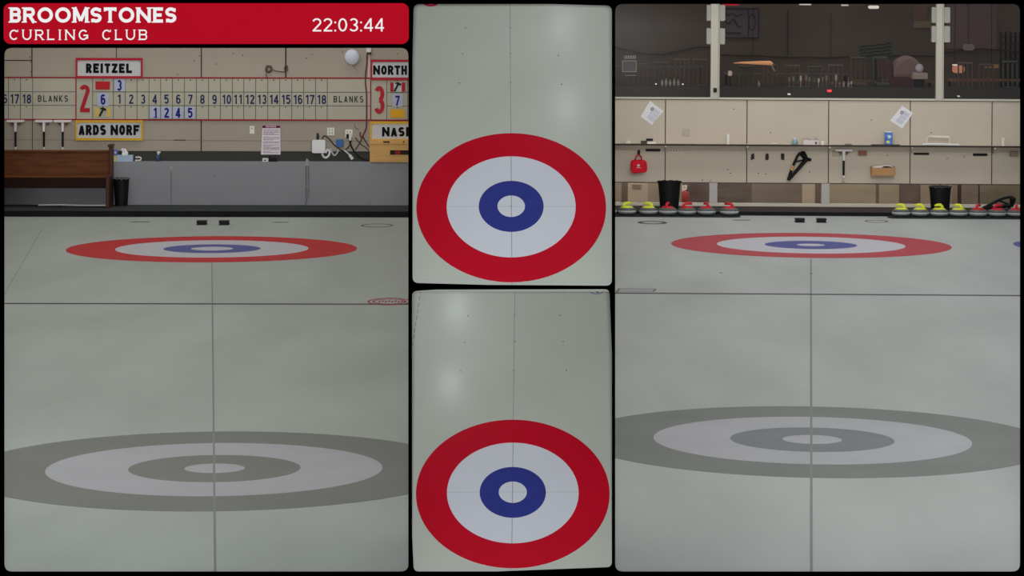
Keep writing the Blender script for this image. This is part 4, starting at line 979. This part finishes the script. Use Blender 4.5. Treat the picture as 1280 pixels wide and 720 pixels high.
MB().tube([(X(1179+(1300-1179)*q/12, Yd), Yd+.01, Z(62.5-3*math.sin(q*.5-1)+.6*math.sin(q*2.3), Yd)) for q in range(13)], .012, 6).build('trim_15', M('rail brown', (36,30,28), .8, .1))['kind'] = 'structure'
t = thing('menu_board', 'dark board with pale scribbled lines, leaning in the middle high window', 'board', (X(1096, 50.8), 50.8, 1.0))
Yd = 50.8
MB().prism([(X(1073, Yd), Z(57, Yd)), (X(1117, Yd), Z(53, Yd)), (X(1122, Yd), Z(66, Yd)), (X(1090, Yd), Z(74, Yd)), (X(1073, Yd), Z(74, Yd))], Yd, Yd+.03).build('panel', M('board green', (54,58,54), .8, .1), t)
MB().box(X(1092, Yd), X(1095, Yd), Yd, Yd+.03, 1.0, Z(73.5, Yd)).build('stand_leg', plast_d, t)
mb = MB()
for k in range(4): mb.tube([(X(1074+j*4.4, Yd), Yd-.006, Z(58+k*4.2-j*.5+.5*math.sin(j*2.1+k), Yd)) for j in range(10)], .008, 5)
mb.build('scribbles', M('board ink', (28,26,26), .8, .1), t)

# boxes on the posts
bm_ = M('bracket box white', (132,131,122), .6, .2)
nms = {0: ('left', 'left post'), 1: ('right', 'left post'), 2: ('left', 'right post'), 3: ('right', 'right post')}
for i, (a, b, rows) in enumerate(((882, 887.4, ((7, 26.8), (36, 56))), (898.6, 905, ((7, 26.8), (36, 56))), (1163, 1168.9, ((8, 27.6), (31.5, 51.8))), (1178.6, 1186, ((8, 27.6), (31.5, 51.8))))):
    for j, (c_, d_) in enumerate(rows):
        o = MB().prism(rrect(xr_(a), xr_(b), zr_(d_), zr_(c_), .015, 3), YR-.06, YR+.02).build('hinge_box', bm_, bevel=.004)
        tag(o, '%s white box on the %s side of the %s between high windows' % (('upper', 'lower')[j], nms[i][0], nms[i][1]), 'box')
tag(MB().box(xr_(891), xr_(895.3), YR-.06, YR-.04, zr_(116), zr_(110.5)).build('door_chime', plast_d, bevel=.003), 'small black box low on the left post', 'box')

# papers
def paper(pts, label, logo):
    c = (sum(p[0] for p in pts)/4, sum(p[1] for p in pts)/4)
    t = thing('posted_notice', label, 'notice', (xr_(c[0]), YR-.01, zr_(max(p[1] for p in pts))))
    MB().prism([(xr_(a), zr_(b)) for a, b in pts], YR-.006, YR-.003).build('sheet', M('paper lilac', (186,184,196), .7, .1), t)
    A, B, C_, D = [Vector(p) for p in pts]   # top, right, bottom, left
    mb = MB()
    for k in range(9):
        s_ = .38 + k*.06
        p0 = A.lerp(D, .08).lerp(B.lerp(C_, .08), 0) ; L0 = A.lerp(D, 0.1 ); 
        a0 = (A + (B-A)*.0) + (D-A)*.15 + (B-A)*(s_) ; a1 = (D-A)*.85 + A + (B-A)*s_
        for u0, u1 in ((0, .3), (.34, .62), (.66, 1)):
            q0 = a0.lerp(a1, u0); q1 = a0.lerp(a1, u1); n_ = (B-A).normalized()*.28
            mb.prism([(xr_(v.x), zr_(v.y)) for v in (q0-n_, q1-n_, q1+n_, q0+n_)], YR-.0075, YR-.006)
    mb.build('text_lines', M('paper text', (148,150,164), .7, .1), t)
    l_ = Vector(logo)
    mb = MB().annulus((xr_(l_.x), YR-.006, zr_(l_.y)), (1, 0, 0), (0, 0, 1), (0, -1, 0), .014, .026, .0015, 20)
    mb.annulus((xr_(l_.x), YR-.006, zr_(l_.y)), (1, 0, 0), (0, 0, 1), (0, -1, 0), 0, .006, .0015, 12)
    mb.build('logo', M('paper logo', (84,74,84), .7, .1), t)
paper([(812, 127.5), (829, 140), (814.5, 157.5), (800.5, 147)][0:4], 'white printed notice pinned askew under the left high window', (814.8, 137.5))
paper([(1127.5, 131.5), (1141, 140.5), (1127.5, 160), (1112, 150)], 'white printed notice pinned askew under the middle high window', (1127, 140))

# shelf
YSf = YR - .22
ys_ = YR - .11
t = thing('wall_shelf', 'long thin wall shelf with a dark front edge across the cream panels', 'shelf', (X(1015, ys_), ys_, Z(184, YR)))
zt = Z(181.6, YSf)
MB().box(xA, XR-.1, YSf, YR-.002, zt-.014, zt).build('board', M('shelf board', (150,142,132), .6, .2), t)
MB().box(xA, XR-.1, YSf-.008, YSf, zt-.018, zt+.006).build('front_edge', M('shelf edge', (44,36,32), .6, .2), t)
for k, px in enumerate((831, 932.8, 1035.5, 1138, 1241)):
    b = MB().box(xr_(px)-.012, xr_(px)+.012, YSf+.02, YR-.002, zt-.03, zt-.014).box(xr_(px)-.012, xr_(px)+.012, YR-.03, YR-.002, zt-.12, zt-.014)
    b = b.build('bracket', M('bracket dull', (112,106,98), .5, .3), t)
    MB().ball((xr_(px), YSf+.01, zt-.03), .016, 8).build('bolt', plast, b)
xs_ = lambda px: X(px, ys_)
def onshelf(nm, mb, m, label, cat, bevel=0, smooth=False): return tag(mb.build(nm, m, bevel=bevel, smooth=smooth), label, cat)
t = thing('small_box', 'pair of black and white cartons with a black one on top, shelf left end', 'carton stack', (xs_(809), ys_, zt)) if False else None
onshelf('rounded_tub', MB().ball((xs_(784.5), ys_, zt+.018), (.045, .04, .03), 10), plast, 'small white rounded object on the shelf left end above the red bag', 'tub', smooth=True)
onshelf('carton', MB().box(xs_(801), xs_(808.5), ys_-.04, ys_+.04, zt, zt+.045), M('carton dark', (66,54,48), .6, .2), 'dark carton on the shelf above the black strip, leftmost of three', 'carton', .003)
onshelf('carton', MB().box(xs_(808.8), xs_(819.5), ys_-.04, ys_+.04, zt, zt+.036), M('carton pale', (190,186,178), .6, .2), 'white carton under the black one on the shelf', 'carton', .003)
onshelf('carton', MB().box(xs_(807.5), xs_(816), ys_-.03, ys_+.03, zt+.0455, zt+.078), plast_d, 'black carton on top of the two cartons on the shelf', 'carton', .003)
onshelf('paper_cup', MB().lathe([(.022, zt), (.026, zt+.15), (.022, zt+.15), (.018, zt+.02)], xs_(909.8), ys_, 16), M('cup white', (190,186,178), .6, .2), 'tall white cup stack standing alone on the shelf', 'cup')
onshelf('small_jar', MB().ball((xs_(966), ys_, zt+.014), (.02, .02, .014), 8).ball((xs_(969.5), ys_, zt+.016), (.018, .02, .016), 8), plast, 'tiny white balls on the shelf above the black hooks', 'jar')
t = thing('sanitizer_bottle', 'blue-green bottle with white cap on the shelf above the black strap', 'bottle', (xs_(993.5), ys_, zt))
MB().lathe([(.044, zt), (.046, zt+.05), (.04, zt+.07), (.016, zt+.085)], xs_(993.5), ys_, 20).build('body', M('bottle teal', (112,138,142), .3, .4), t, smooth=True)
MB().lathe([(.018, zt+.083), (.018, zt+.105)], xs_(993.5), ys_, 14).build('cap', plast, t)
t = thing('tissue_carton', 'pinkish white carton with small items on top, on the shelf', 'carton', (xs_(1013), ys_, zt))
MB().box(xs_(1003.8), xs_(1023), ys_-.05, ys_+.05, zt, zt+.07).build('carton', M('carton pink', (176,166,168), .6, .2), t, bevel=.004)
mb = MB()
for px in (1019.5,): mb.box(xs_(px)-.015, xs_(px)+.015, ys_-.052, ys_-.05, zt+.01, zt+.05)
mb.build('dark_print', M('print dark', (84,74,78), .6, .2), t)
MB().tube([(xs_(1003), ys_, zt+.07), (xs_(1003), ys_, zt+.1), (xs_(1022), ys_, zt+.085)], .006, 6).ball((xs_(1012), ys_, zt+.085), (.03, .02, .016), 8).ball((xs_(1020), ys_, zt+.095), (.018, .016, .025), 8).build('items', M('items grey', (142,134,130), .6, .2), t)
onshelf('paper_cup', MB().lathe([(.03, zt), (.038, zt+.06), (.034, zt+.06), (.028, zt+.01)], xs_(1028), ys_, 18), M('cup white', (190,186,178)), 'short white cup right of the pinkish carton on the shelf', 'cup')
onshelf('flat_case', MB().box(xs_(1056), xs_(1064.5), ys_-.04, ys_+.04, zt, zt+.018), M('case brown', (104,92,84), .6, .2), 'flat brown case on the shelf left of the blue can', 'case')
onshelf('dark_tray', MB().box(xs_(1089), xs_(1124), ys_-.08, ys_+.02, zt, zt+.014), M('tray dark', (52,46,46), .5, .2), 'flat dark tray under the blue can on the shelf', 'tray')
t = thing('wipes_canister', 'blue and white canister with yellow spot on the dark tray', 'canister', (xs_(1110.5), ys_, zt+.015))
r = 5*ys_/F; c = xs_(1110.5)
MB().lathe([(r, zt+.015), (r, zt+.195)], c, ys_-.0, 24).build('body', M('canister blue', (74,108,186), .4, .3, var=.35, scale=14), t)
MB().lathe([(r*1.02, zt+.195), (r*1.02, zt+.205), (r*.8, zt+.212)], c, ys_, 24).build('lid', M('lid pale', (180,196,210), .4, .3), t)
MB().ball((c-.012, ys_-r*.8, zt+.05), (.032, .02, .026), 10).build('yellow_print', M('print yellow', (190,196,96), .5, .2), t)
MB().ball((c+.006, ys_-r*.86, zt+.13), (.03, .015, .03), 10).build('pale_print', M('print pale', (168,184,216), .5, .2), t)
# white tube frame on shelf
t = thing('pipe_stand', 'white plastic tube frame lying on the shelf right of the second paper', 'frame', (xs_(1173), ys_, zt))
MB().tube([(xs_(1152), ys_-.08, zt+.022), (xs_(1165), ys_-.08, zt+.026), (xs_(1198), ys_-.06, zt+.016)], .018, 10).build('base_bar', plast, t)
MB().tube([(xs_(1158), ys_, zt+.04), (xs_(1158.5), ys_, zt+.1), (xs_(1161), ys_, zt+.135), (xs_(1186), ys_, zt+.125), (xs_(1187), ys_, zt+.1), (xs_(1187), ys_, zt+.03)], [.01, .012, .018, .018, .012, .012], 10).build('upper_bar', M('tube cream', (184,176,160), .5, .2), t)
onshelf('paper_cup', MB().lathe([(.026, zt), (.028, zt+.12), (.022, zt+.12), (.02, zt+.02)], xs_(1254), ys_, 16), M('cup white', (190,186,178)), 'tall white cup on the shelf at the far right', 'cup')

# under the shelf
for a, b, c_, d_, lb in ((807, 825.2, 187.2, 190.4, 'black strip on the panel right of the red bag'), (1142, 1161, 190, 192.7, 'black strip under the white tube frame'), (1216, 1234, 190.4, 193.6, 'black strip under the shelf near the far right')):
    tag(MB().box(xr_(a), xr_(b), YR-.02, YR-.001, zr_(d_), zr_(c_)).build('magnetic_strip', plast_d, bevel=.003), lb, 'strip')
t = thing('hook_rail', 'pale rail with four small dark hooks under the shelf', 'hook rail', (xr_(844), YR-.01, zr_(191)))
MB().box(xr_(836), xr_(851.5), YR-.012, YR-.001, zr_(191.6), zr_(187.4)).build('rail', M('rail cream', (168,160,146), .6, .2), t)
for k in range(4): MB().ball((xr_(838.5+k*3.6), YR-.018, zr_(189.6)), .009, 8).build('hook', M('hook dark', (70,60,54), .5, .3), t)
tag(MB().box(xr_(852.8), xr_(861.8), YR-.008, YR-.001, zr_(171), zr_(162)).build('blank_plate', M('plate cream', (148,141,127), .7, .1), bevel=.003), 'faint cream cover plate above the shelf on the second panel', 'cover plate')
for nm, a, b, c_, d_, col, lb in (('wood_block', 1072.5, 1083, 188, 193.6, (112,76,62), 'small reddish-brown block under the shelf right of the hanging broom'), ('wood_block', 1262, 1272, 187.6, 193.4, (112,98,80), 'small tan block under the shelf at the far right')):
    tag(MB().box(xr_(a), xr_(b), YR-.05, YR-.001, zr_(d_), zr_(c_)).build(nm, M('block %d' % a, col, .7, .1), bevel=.004), lb, 'block')
# first aid bag
t = thing('first_aid_bag', 'red first aid bag with white cross hanging from a black strap', 'first aid bag', (xr_(798.5), YR-.05, zr_(218)))
pts = [(xr_(a), zr_(b)) for a, b in ((788.5, 203), (790, 201.3), (800, 200.6), (806.5, 201.6), (808.3, 204), (808.8, 212), (807.5, 215.8), (800, 216.8), (792, 218), (789.3, 216.5), (788, 212))]
MB().prism(pts, YR-.12, YR-.01).build('body', M('bag red', (168,16,30), .6, .15, var=.12, scale=12), t, bevel=.02, seg=3)
MB().tube([(xr_(793.5), YR-.06, zr_(201.5)), (xr_(795), YR-.06, zr_(196.5)), (xr_(798), YR-.06, zr_(194.5)), (xr_(801), YR-.06, zr_(196.5)), (xr_(802), YR-.06, zr_(201.3))], .012, 8).build('carry_handle', M('bag strap red', (150,36,48), .6, .1), t)
MB().prism([(xr_(a), zr_(b)) for a, b in ((796.8, 189), (798.8, 188.2), (800, 189.2), (800, 195), (796.6, 195.4))], YR-.05, YR-.002).build('hanging_strap', plast_d, t, bevel=.006)
MB().box(xr_(796.1), xr_(799.5), YR-.127, YR-.12, zr_(208), zr_(206.8)).box(xr_(797.2), xr_(798.4), YR-.127, YR-.12, zr_(209.4), zr_(205.6)).box(xr_(795), xr_(801), YR-.123, YR-.12, zr_(210.6), zr_(210.2)).build('white_cross', M('cross white', (225,190,195), .6, .1), t)
# black hook bundles
for k, (px, lb) in enumerate(((940.7, 'leftmost of three small black bundles hooked on the panel'), (958.8, 'middle of three small black bundles hooked on the panel'), (978.2, 'rightmost of three small black bundles, nearest the triangular strap'))):
    pts = [(xr_(px + 2*math.sin(j*1.1+k)), YR-.011, zr_(192.5 + j*.42 + .6*math.sin(j*2+k))) for j in range(18)]
    tag(MB().tube(pts, .010, 6).build('gripper_bundle', M('gripper dark', (46,40,38), .6, .2)), lb, 'bundle')
# triangular stabiliser
def stabil(P, Yh, label, rz=1.0):
    Q = lambda a, b: (X(a, Yh), Yh, Z(b, Yh))
    t = thing('delivery_stabilizer', label, 'stabilizer', Q(P[0][0], P[0][1]))
    MB().tube([Q(*p) for p in P[:5]], [.024, .022, .020, .020, .022][:len(P[:5])], 10).build('grip_arm', plast_d, t)
    MB().tube([Q(*p) for p in P[4:8]], [.024, .05, .034, .02], 10).build('head', plast_d, t)
    MB().tube([Q(*P[6]), Q(*P[0])], [.032, .022], 10).build('long_arm', plast_d, t)
    MB().tube([Q(*P[2]), Q(*P[6])], .012, 8).build('cross_brace', plast_d, t)
    return t, Q
t, Q = stabil([(985.5, 225.5), (989, 214), (993.5, 202.5), (997, 195), (1000.5, 190.8), (1003.5, 192), (1008, 199), (1014, 200)], YR-.05, 'black triangular delivery frame with orange tape hanging on the panel')
MB().tube([Q(989.6, 213), Q(991.5, 207)], .024, 8).build('orange_tape', M('tape orange', (170,120,80), .6, .2, var=.4, scale=40), t)
t, Q = stabil([(1229, 259), (1238, 254.5), (1248, 249), (1256, 246), (1263, 244.5), (1266.5, 247), (1265, 255), (1260, 258)], 47.25, 'black triangular delivery frame leaning behind the red-handled stones')
# hanging broom
broom(1054.5, YR-.04, 187.5, 222, 1.0, 'white-headed broom with black handle under the shelf by the small wooden tray', None)
tag(MB().ball((xr_(1054.6), YR-.02, zr_(226)), (.02, .02, .026), 8).box(xr_(1053.5), xr_(1055.7), YR-.02, YR-.001, zr_(228.8), zr_(227)).build('wall_clip', M('clip pale', (150,142,130), .5, .2)), 'small pale clip on the panel below the hanging broom', 'clip')
MB_ = MB()
t = thing('folded_poster', 'thin grey outlined card tucked behind the broom head', 'card', (xr_(1045), YR-.01, zr_(196)))
for a, b, c_, d_ in ((1040.5, 1051, 188.6, 189.2), (1040.5, 1051, 194.5, 195), (1040.5, 1041.1, 188.6, 195)): MB_.box(xr_(a), xr_(b), YR-.005, YR-.003, zr_(d_), zr_(c_))
MB_.build('outline', M('card edge', (104,96,88), .7, .1), t)
MB().box(xr_(1041), xr_(1051), YR-.003, YR-.001, zr_(194.7), zr_(189)).build('sheet', M('card sheet', (150,142,130), .7, .1), t)
# little wooden tray
t = thing('wooden_tray', 'small tan wooden wall box holding white paper and black cloth', 'wall box', (xr_(1103), YR-.05, zr_(219)))
MB().box(xr_(1088), xr_(1117.5), YR-.12, YR-.002, zr_(218.3), zr_(217.6)).box(xr_(1088.6), xr_(1117), YR-.12, YR-.105, zr_(217.6), zr_(208.5)).box(xr_(1088), xr_(1089), YR-.12, YR-.002, zr_(217.6), zr_(206.8)).box(xr_(1116.6), xr_(1117.6), YR-.12, YR-.002, zr_(217.6), zr_(206.8)).build('box', [M('tray tan', (150,112,74), .6, .15, var=.08)], t)
MB().prism([(xr_(a), zr_(b)) for a, b in ((1090, 209), (1092, 207), (1098, 206.6), (1106, 205.6), (1112, 206), (1115.5, 208), (1116, 210)) ], YR-.09, YR-.07).build('paper', plast, t)
MB().prism([(xr_(a), zr_(b)) for a, b in ((1101, 208.4), (1104, 206.6), (1109, 206.6), (1114, 207.6), (1115, 209))], YR-.1, YR-.092).build('cloth', plast_d, t)
# bins
bin_(822.5, 851.3, 825, 848, 228, 262, 47.35, zfl+.001, 'black waste bin behind the red-handled stones at the left', plast_d)
bin_(1161.5, 1189.5, 1164, 1187, 231.5, 266, 47.3, zfl+.001, 'black waste bin with crumpled dark liner behind the yellow-handled stones', M('dark liner', (58,56,60), .4, .3))

# stone trays + stones
zt2 = Z0R + .018
YSt = 46.55
def tray(a, b, label, round_left, round_right):
    n = 10; y0, y1 = YSt-.17, YSt+.19; x0, x1 = X(a, YSt), X(b, YSt); r = .15; pts = []
    for cx, cy, a0, ok in ((x1-r, y1-r, 0, round_right), (x0+r, y1-r, 90, round_left), (x0+r, y0+r, 180, round_left), (x1-r, y0+r, 270, round_right)):
        for i in range(n+1):
            an = math.radians(a0+90*i/n); pts.append((cx+r*math.cos(an), cy+r*math.sin(an)))
    tag(MB().slab(pts, Z0R+.001, zt2).build('stone_tray', M('tray rubber', (40,42,42), .8, .1), bevel=.004), label, 'tray')
tray(700, 926, 'dark rubber tray under the row of stones at the left', False, True)
tray(1110, 1330, 'dark rubber tray under the row of stones at the right', True, False)
def stone(px, col, label, rz):
    x = X(px, YSt); t = thing('curling_stone', label, 'curling stone', (x, YSt, zt2), 'curling stones in two rows on the rubber trays')
    z = zt2; R = .136
    prof = [(.06, z), (.09, z+.004), (.122, z+.02), (R, z+.042), (R, z+.070), (.128, z+.092), (.10, z+.108), (.06, z+.113), (.01, z+.114)]
    mb = MB().lathe(prof[:4], x, YSt, 32, 0); mb.lathe(prof[3:5], x, YSt, 32, 1); mb.lathe(prof[4:], x, YSt, 32, 0)
    mb.build('granite_body', [granite, band], t, smooth=True)
    m = yelh if col == 'yellow' else redh
    MB().lathe([(.092, z+.100), (.096, z+.112), (.07, z+.128), (.01, z+.134)], x, YSt, 24).build('handle_cap', m, t, smooth=True)
    MB().tube([(x-.05, YSt, z+.118), (x-.045, YSt, z+.15), (x-.02, YSt, z+.172), (x+.03, YSt, z+.174), (x+.075, YSt, z+.164)], [.024, .022, .021, .020, .014], 10).build('handle_grip', m, t, smooth=True)
    t.rotation_euler = (0, 0, rz)
    return t
sy = stone(784, 'yellow', 'yellow-handled curling stone below the red bag, first full one from the left', .3)
sr = stone(835, 'red', 'red-handled curling stone in front of the left black bin', 1.2)
P0 = lambda px: (X(px, YSt), YSt, zt2)
for px, src, rz, lb in (
    (760, sy, .8, 'yellow-handled curling stone cut off at the left window edge'),
    (811, sy, 2.9, 'yellow-handled curling stone just left of the red-handled ones in the left row'),
    (859, sr, .1, 'red-handled curling stone, second red from the left bin'),
    (883.5, sr, 2.0, 'red-handled curling stone, second from the right end of the left row'),
    (912, sr, 2.6, 'red-handled curling stone at the right end of the left row'),
    (1127, sy, 2.8, 'yellow-handled curling stone at the left end of the right row'),
    (1150.5, sy, 3.0, 'yellow-handled curling stone, second in the right row'),
    (1174.5, sy, 3.5, 'yellow-handled curling stone in front of the right black bin'),
    (1198.5, sy, 2.6, 'yellow-handled curling stone beside the first red one in the right row'),
    (1223, sr, 1.0, 'red-handled curling stone next to the yellow ones in the right row'),
    (1247, sr, .4, 'red-handled curling stone, middle of the three red ones in the right row'),
    (1271, sr, 1.4, 'red-handled curling stone cut off at the right window edge')):
    copy_thing(src, P0(px), rz, lb)

# ice markings
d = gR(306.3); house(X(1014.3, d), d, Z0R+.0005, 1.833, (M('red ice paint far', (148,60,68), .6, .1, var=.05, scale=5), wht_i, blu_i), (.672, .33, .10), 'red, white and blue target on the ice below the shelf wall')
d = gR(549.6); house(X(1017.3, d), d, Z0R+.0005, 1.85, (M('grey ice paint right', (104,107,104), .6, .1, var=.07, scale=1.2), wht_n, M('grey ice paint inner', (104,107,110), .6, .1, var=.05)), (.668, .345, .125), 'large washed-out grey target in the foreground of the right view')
mb = MB(); a, b = gR(324), gR(716); gline(mb, (X(1014.5, a), a), (X(1017.5, b), b), .018, Z0R)
tag(mb.build('center_line', line_g), 'thin grey centre line down the right ice below the shelf wall', 'ice line')
d = gR(368); tag(MB().box(.3, XR, d-.045, d+.045, Z0R, Z0R+.003).build('hog_line', line_d), 'dark line straight across the right ice', 'ice line')
hd = gR(278.5) + .06
hack(X(1000.5, hd), hd, Z0R, 'black rubber foothold, left one of the pair below the shelf wall'); hack(X(1027.5, hd), hd, Z0R, 'black rubber foothold, right one of the pair below the shelf wall')
mk = M('dark ice mark', (58,62,62), .7, .1)
mb = MB(); d = gR(279.6); oval(mb, X(816, d), d, Z0R, .21, .26, .3); tag(mb.build('ice_marking', mk), 'thin dark oval marking on the ice below the left stones', 'ice marking')
d = gR(275.8); tag(MB().box(X(917, d), X(938, d), d-.04, d+.04, Z0R, Z0R+.003).build('ice_marking', mk), 'short dark dash on the ice left of the right pair of hacks', 'ice marking')
mb = MB(); d = gR(276.2); oval(mb, X(1096, d), d, Z0R, .17, .22, .2); tag(mb.build('ice_marking', MC['dark ice outline']), 'thin grey oval marking on the ice left of the right stone row', 'ice marking')
mb = MB(); a, b = gR(363), gR(367)
for p0, p1 in (((774, 362.3), (820, 362.3)), ((771, 366), (818, 366)), ((772, 367), (775, 362.3)), ((818, 366), (820, 362.3)), ((776, 364), (816, 364))):
    gline(mb, (X(p0[0], gR(p0[1])), gR(p0[1])), (X(p1[0], gR(p1[1])), gR(p1[1])), .03, Z0R)
tag(mb.build('ice_marking', M('mark grey', (98,102,102), .7, .1)), 'grey slanted rectangle marking just above the dark line at the left edge', 'ice marking')
mb = MB(); d = gR(305); oval(mb, X(1287, d), d, Z0R, .19, .55, .5); tag(mb.build('ice_marking', blu_i), 'small blue arc at the right edge beside the target', 'ice marking')
for px, py in ((902, 342), (1015, 342)):
    d = gR(py); tag(MB().annulus((X(px, d), d, Z0R), ex, ey, ez, 0, .02, .003, 12).build('speck', mk), 'tiny dark speck on the ice %s the right target' % ('below left of' if px < 950 else 'directly below'), 'speck')
roll(TOPS, 1015, 200, .0062)

# ================================================================== LIGHT
W = SC.world or bpy.data.worlds.new('World'); SC.world = W; W.use_nodes = True
W.node_tree.nodes['Background'].inputs['Color'].default_value = (.9, .95, 1, 1)
W.node_tree.nodes['Background'].inputs['Strength'].default_value = 0.25
PH = 51
for hx in (-4.4, 4.4):
    for k in range(7):
        area('hall_lamp', (hx, 21 + k*4.1, 4.6), 6.5, .9, PH*((.9, 1.0)[hx > 0])*(1.9 if k == 0 else (1.25 if k > 4 and hx > 0 else 1.0)))
    # unseen fill light added to brighten the end wall
    area('end_wall_fill', (hx, 38.5, 4.5), 8.0, .4, 23 if hx < 0 else 31, rot=(math.radians(80), 0, 0)).data.spread = math.radians(75)
area('lounge_lamp', (4.5, 50.2, 4.5), 7, 1.5, 42)
area('low_window_fill', (4.5, 48.16, 1.12), 8.4, .12, 48)  # unseen fill added to brighten the panels behind the low windows
area('front_fill', (0, -1.0, 3.75), .6, .3, 2650, rot=(math.radians(87), 0, 0))  # unseen fill added behind the camera to light the centre bays evenly

for which, px, py in ((0, 703, 34), (0, 708, 135), (1, 571, 388), (1, 563, 482)):  # tiny unseen lamps added to put glints on the tilted ice
    sp = specs[which]; U, V, Nn, hit = make_slab(sp['t'], sp['pb'], sp['yb'], sp['pt'], 0, 0, 0, '')
    h_ = hit(px, py); dd = (h_ - Vector((0, 0, ZC))).normalized(); rr = dd - 2*dd.dot(Nn)*Nn
    L = h_ + rr*(1.05 if which == 0 else .95)
    area('glint_lamp', L, .05, .10, .75, rot=(0, 0, 0), col=(.93, .97, 1))
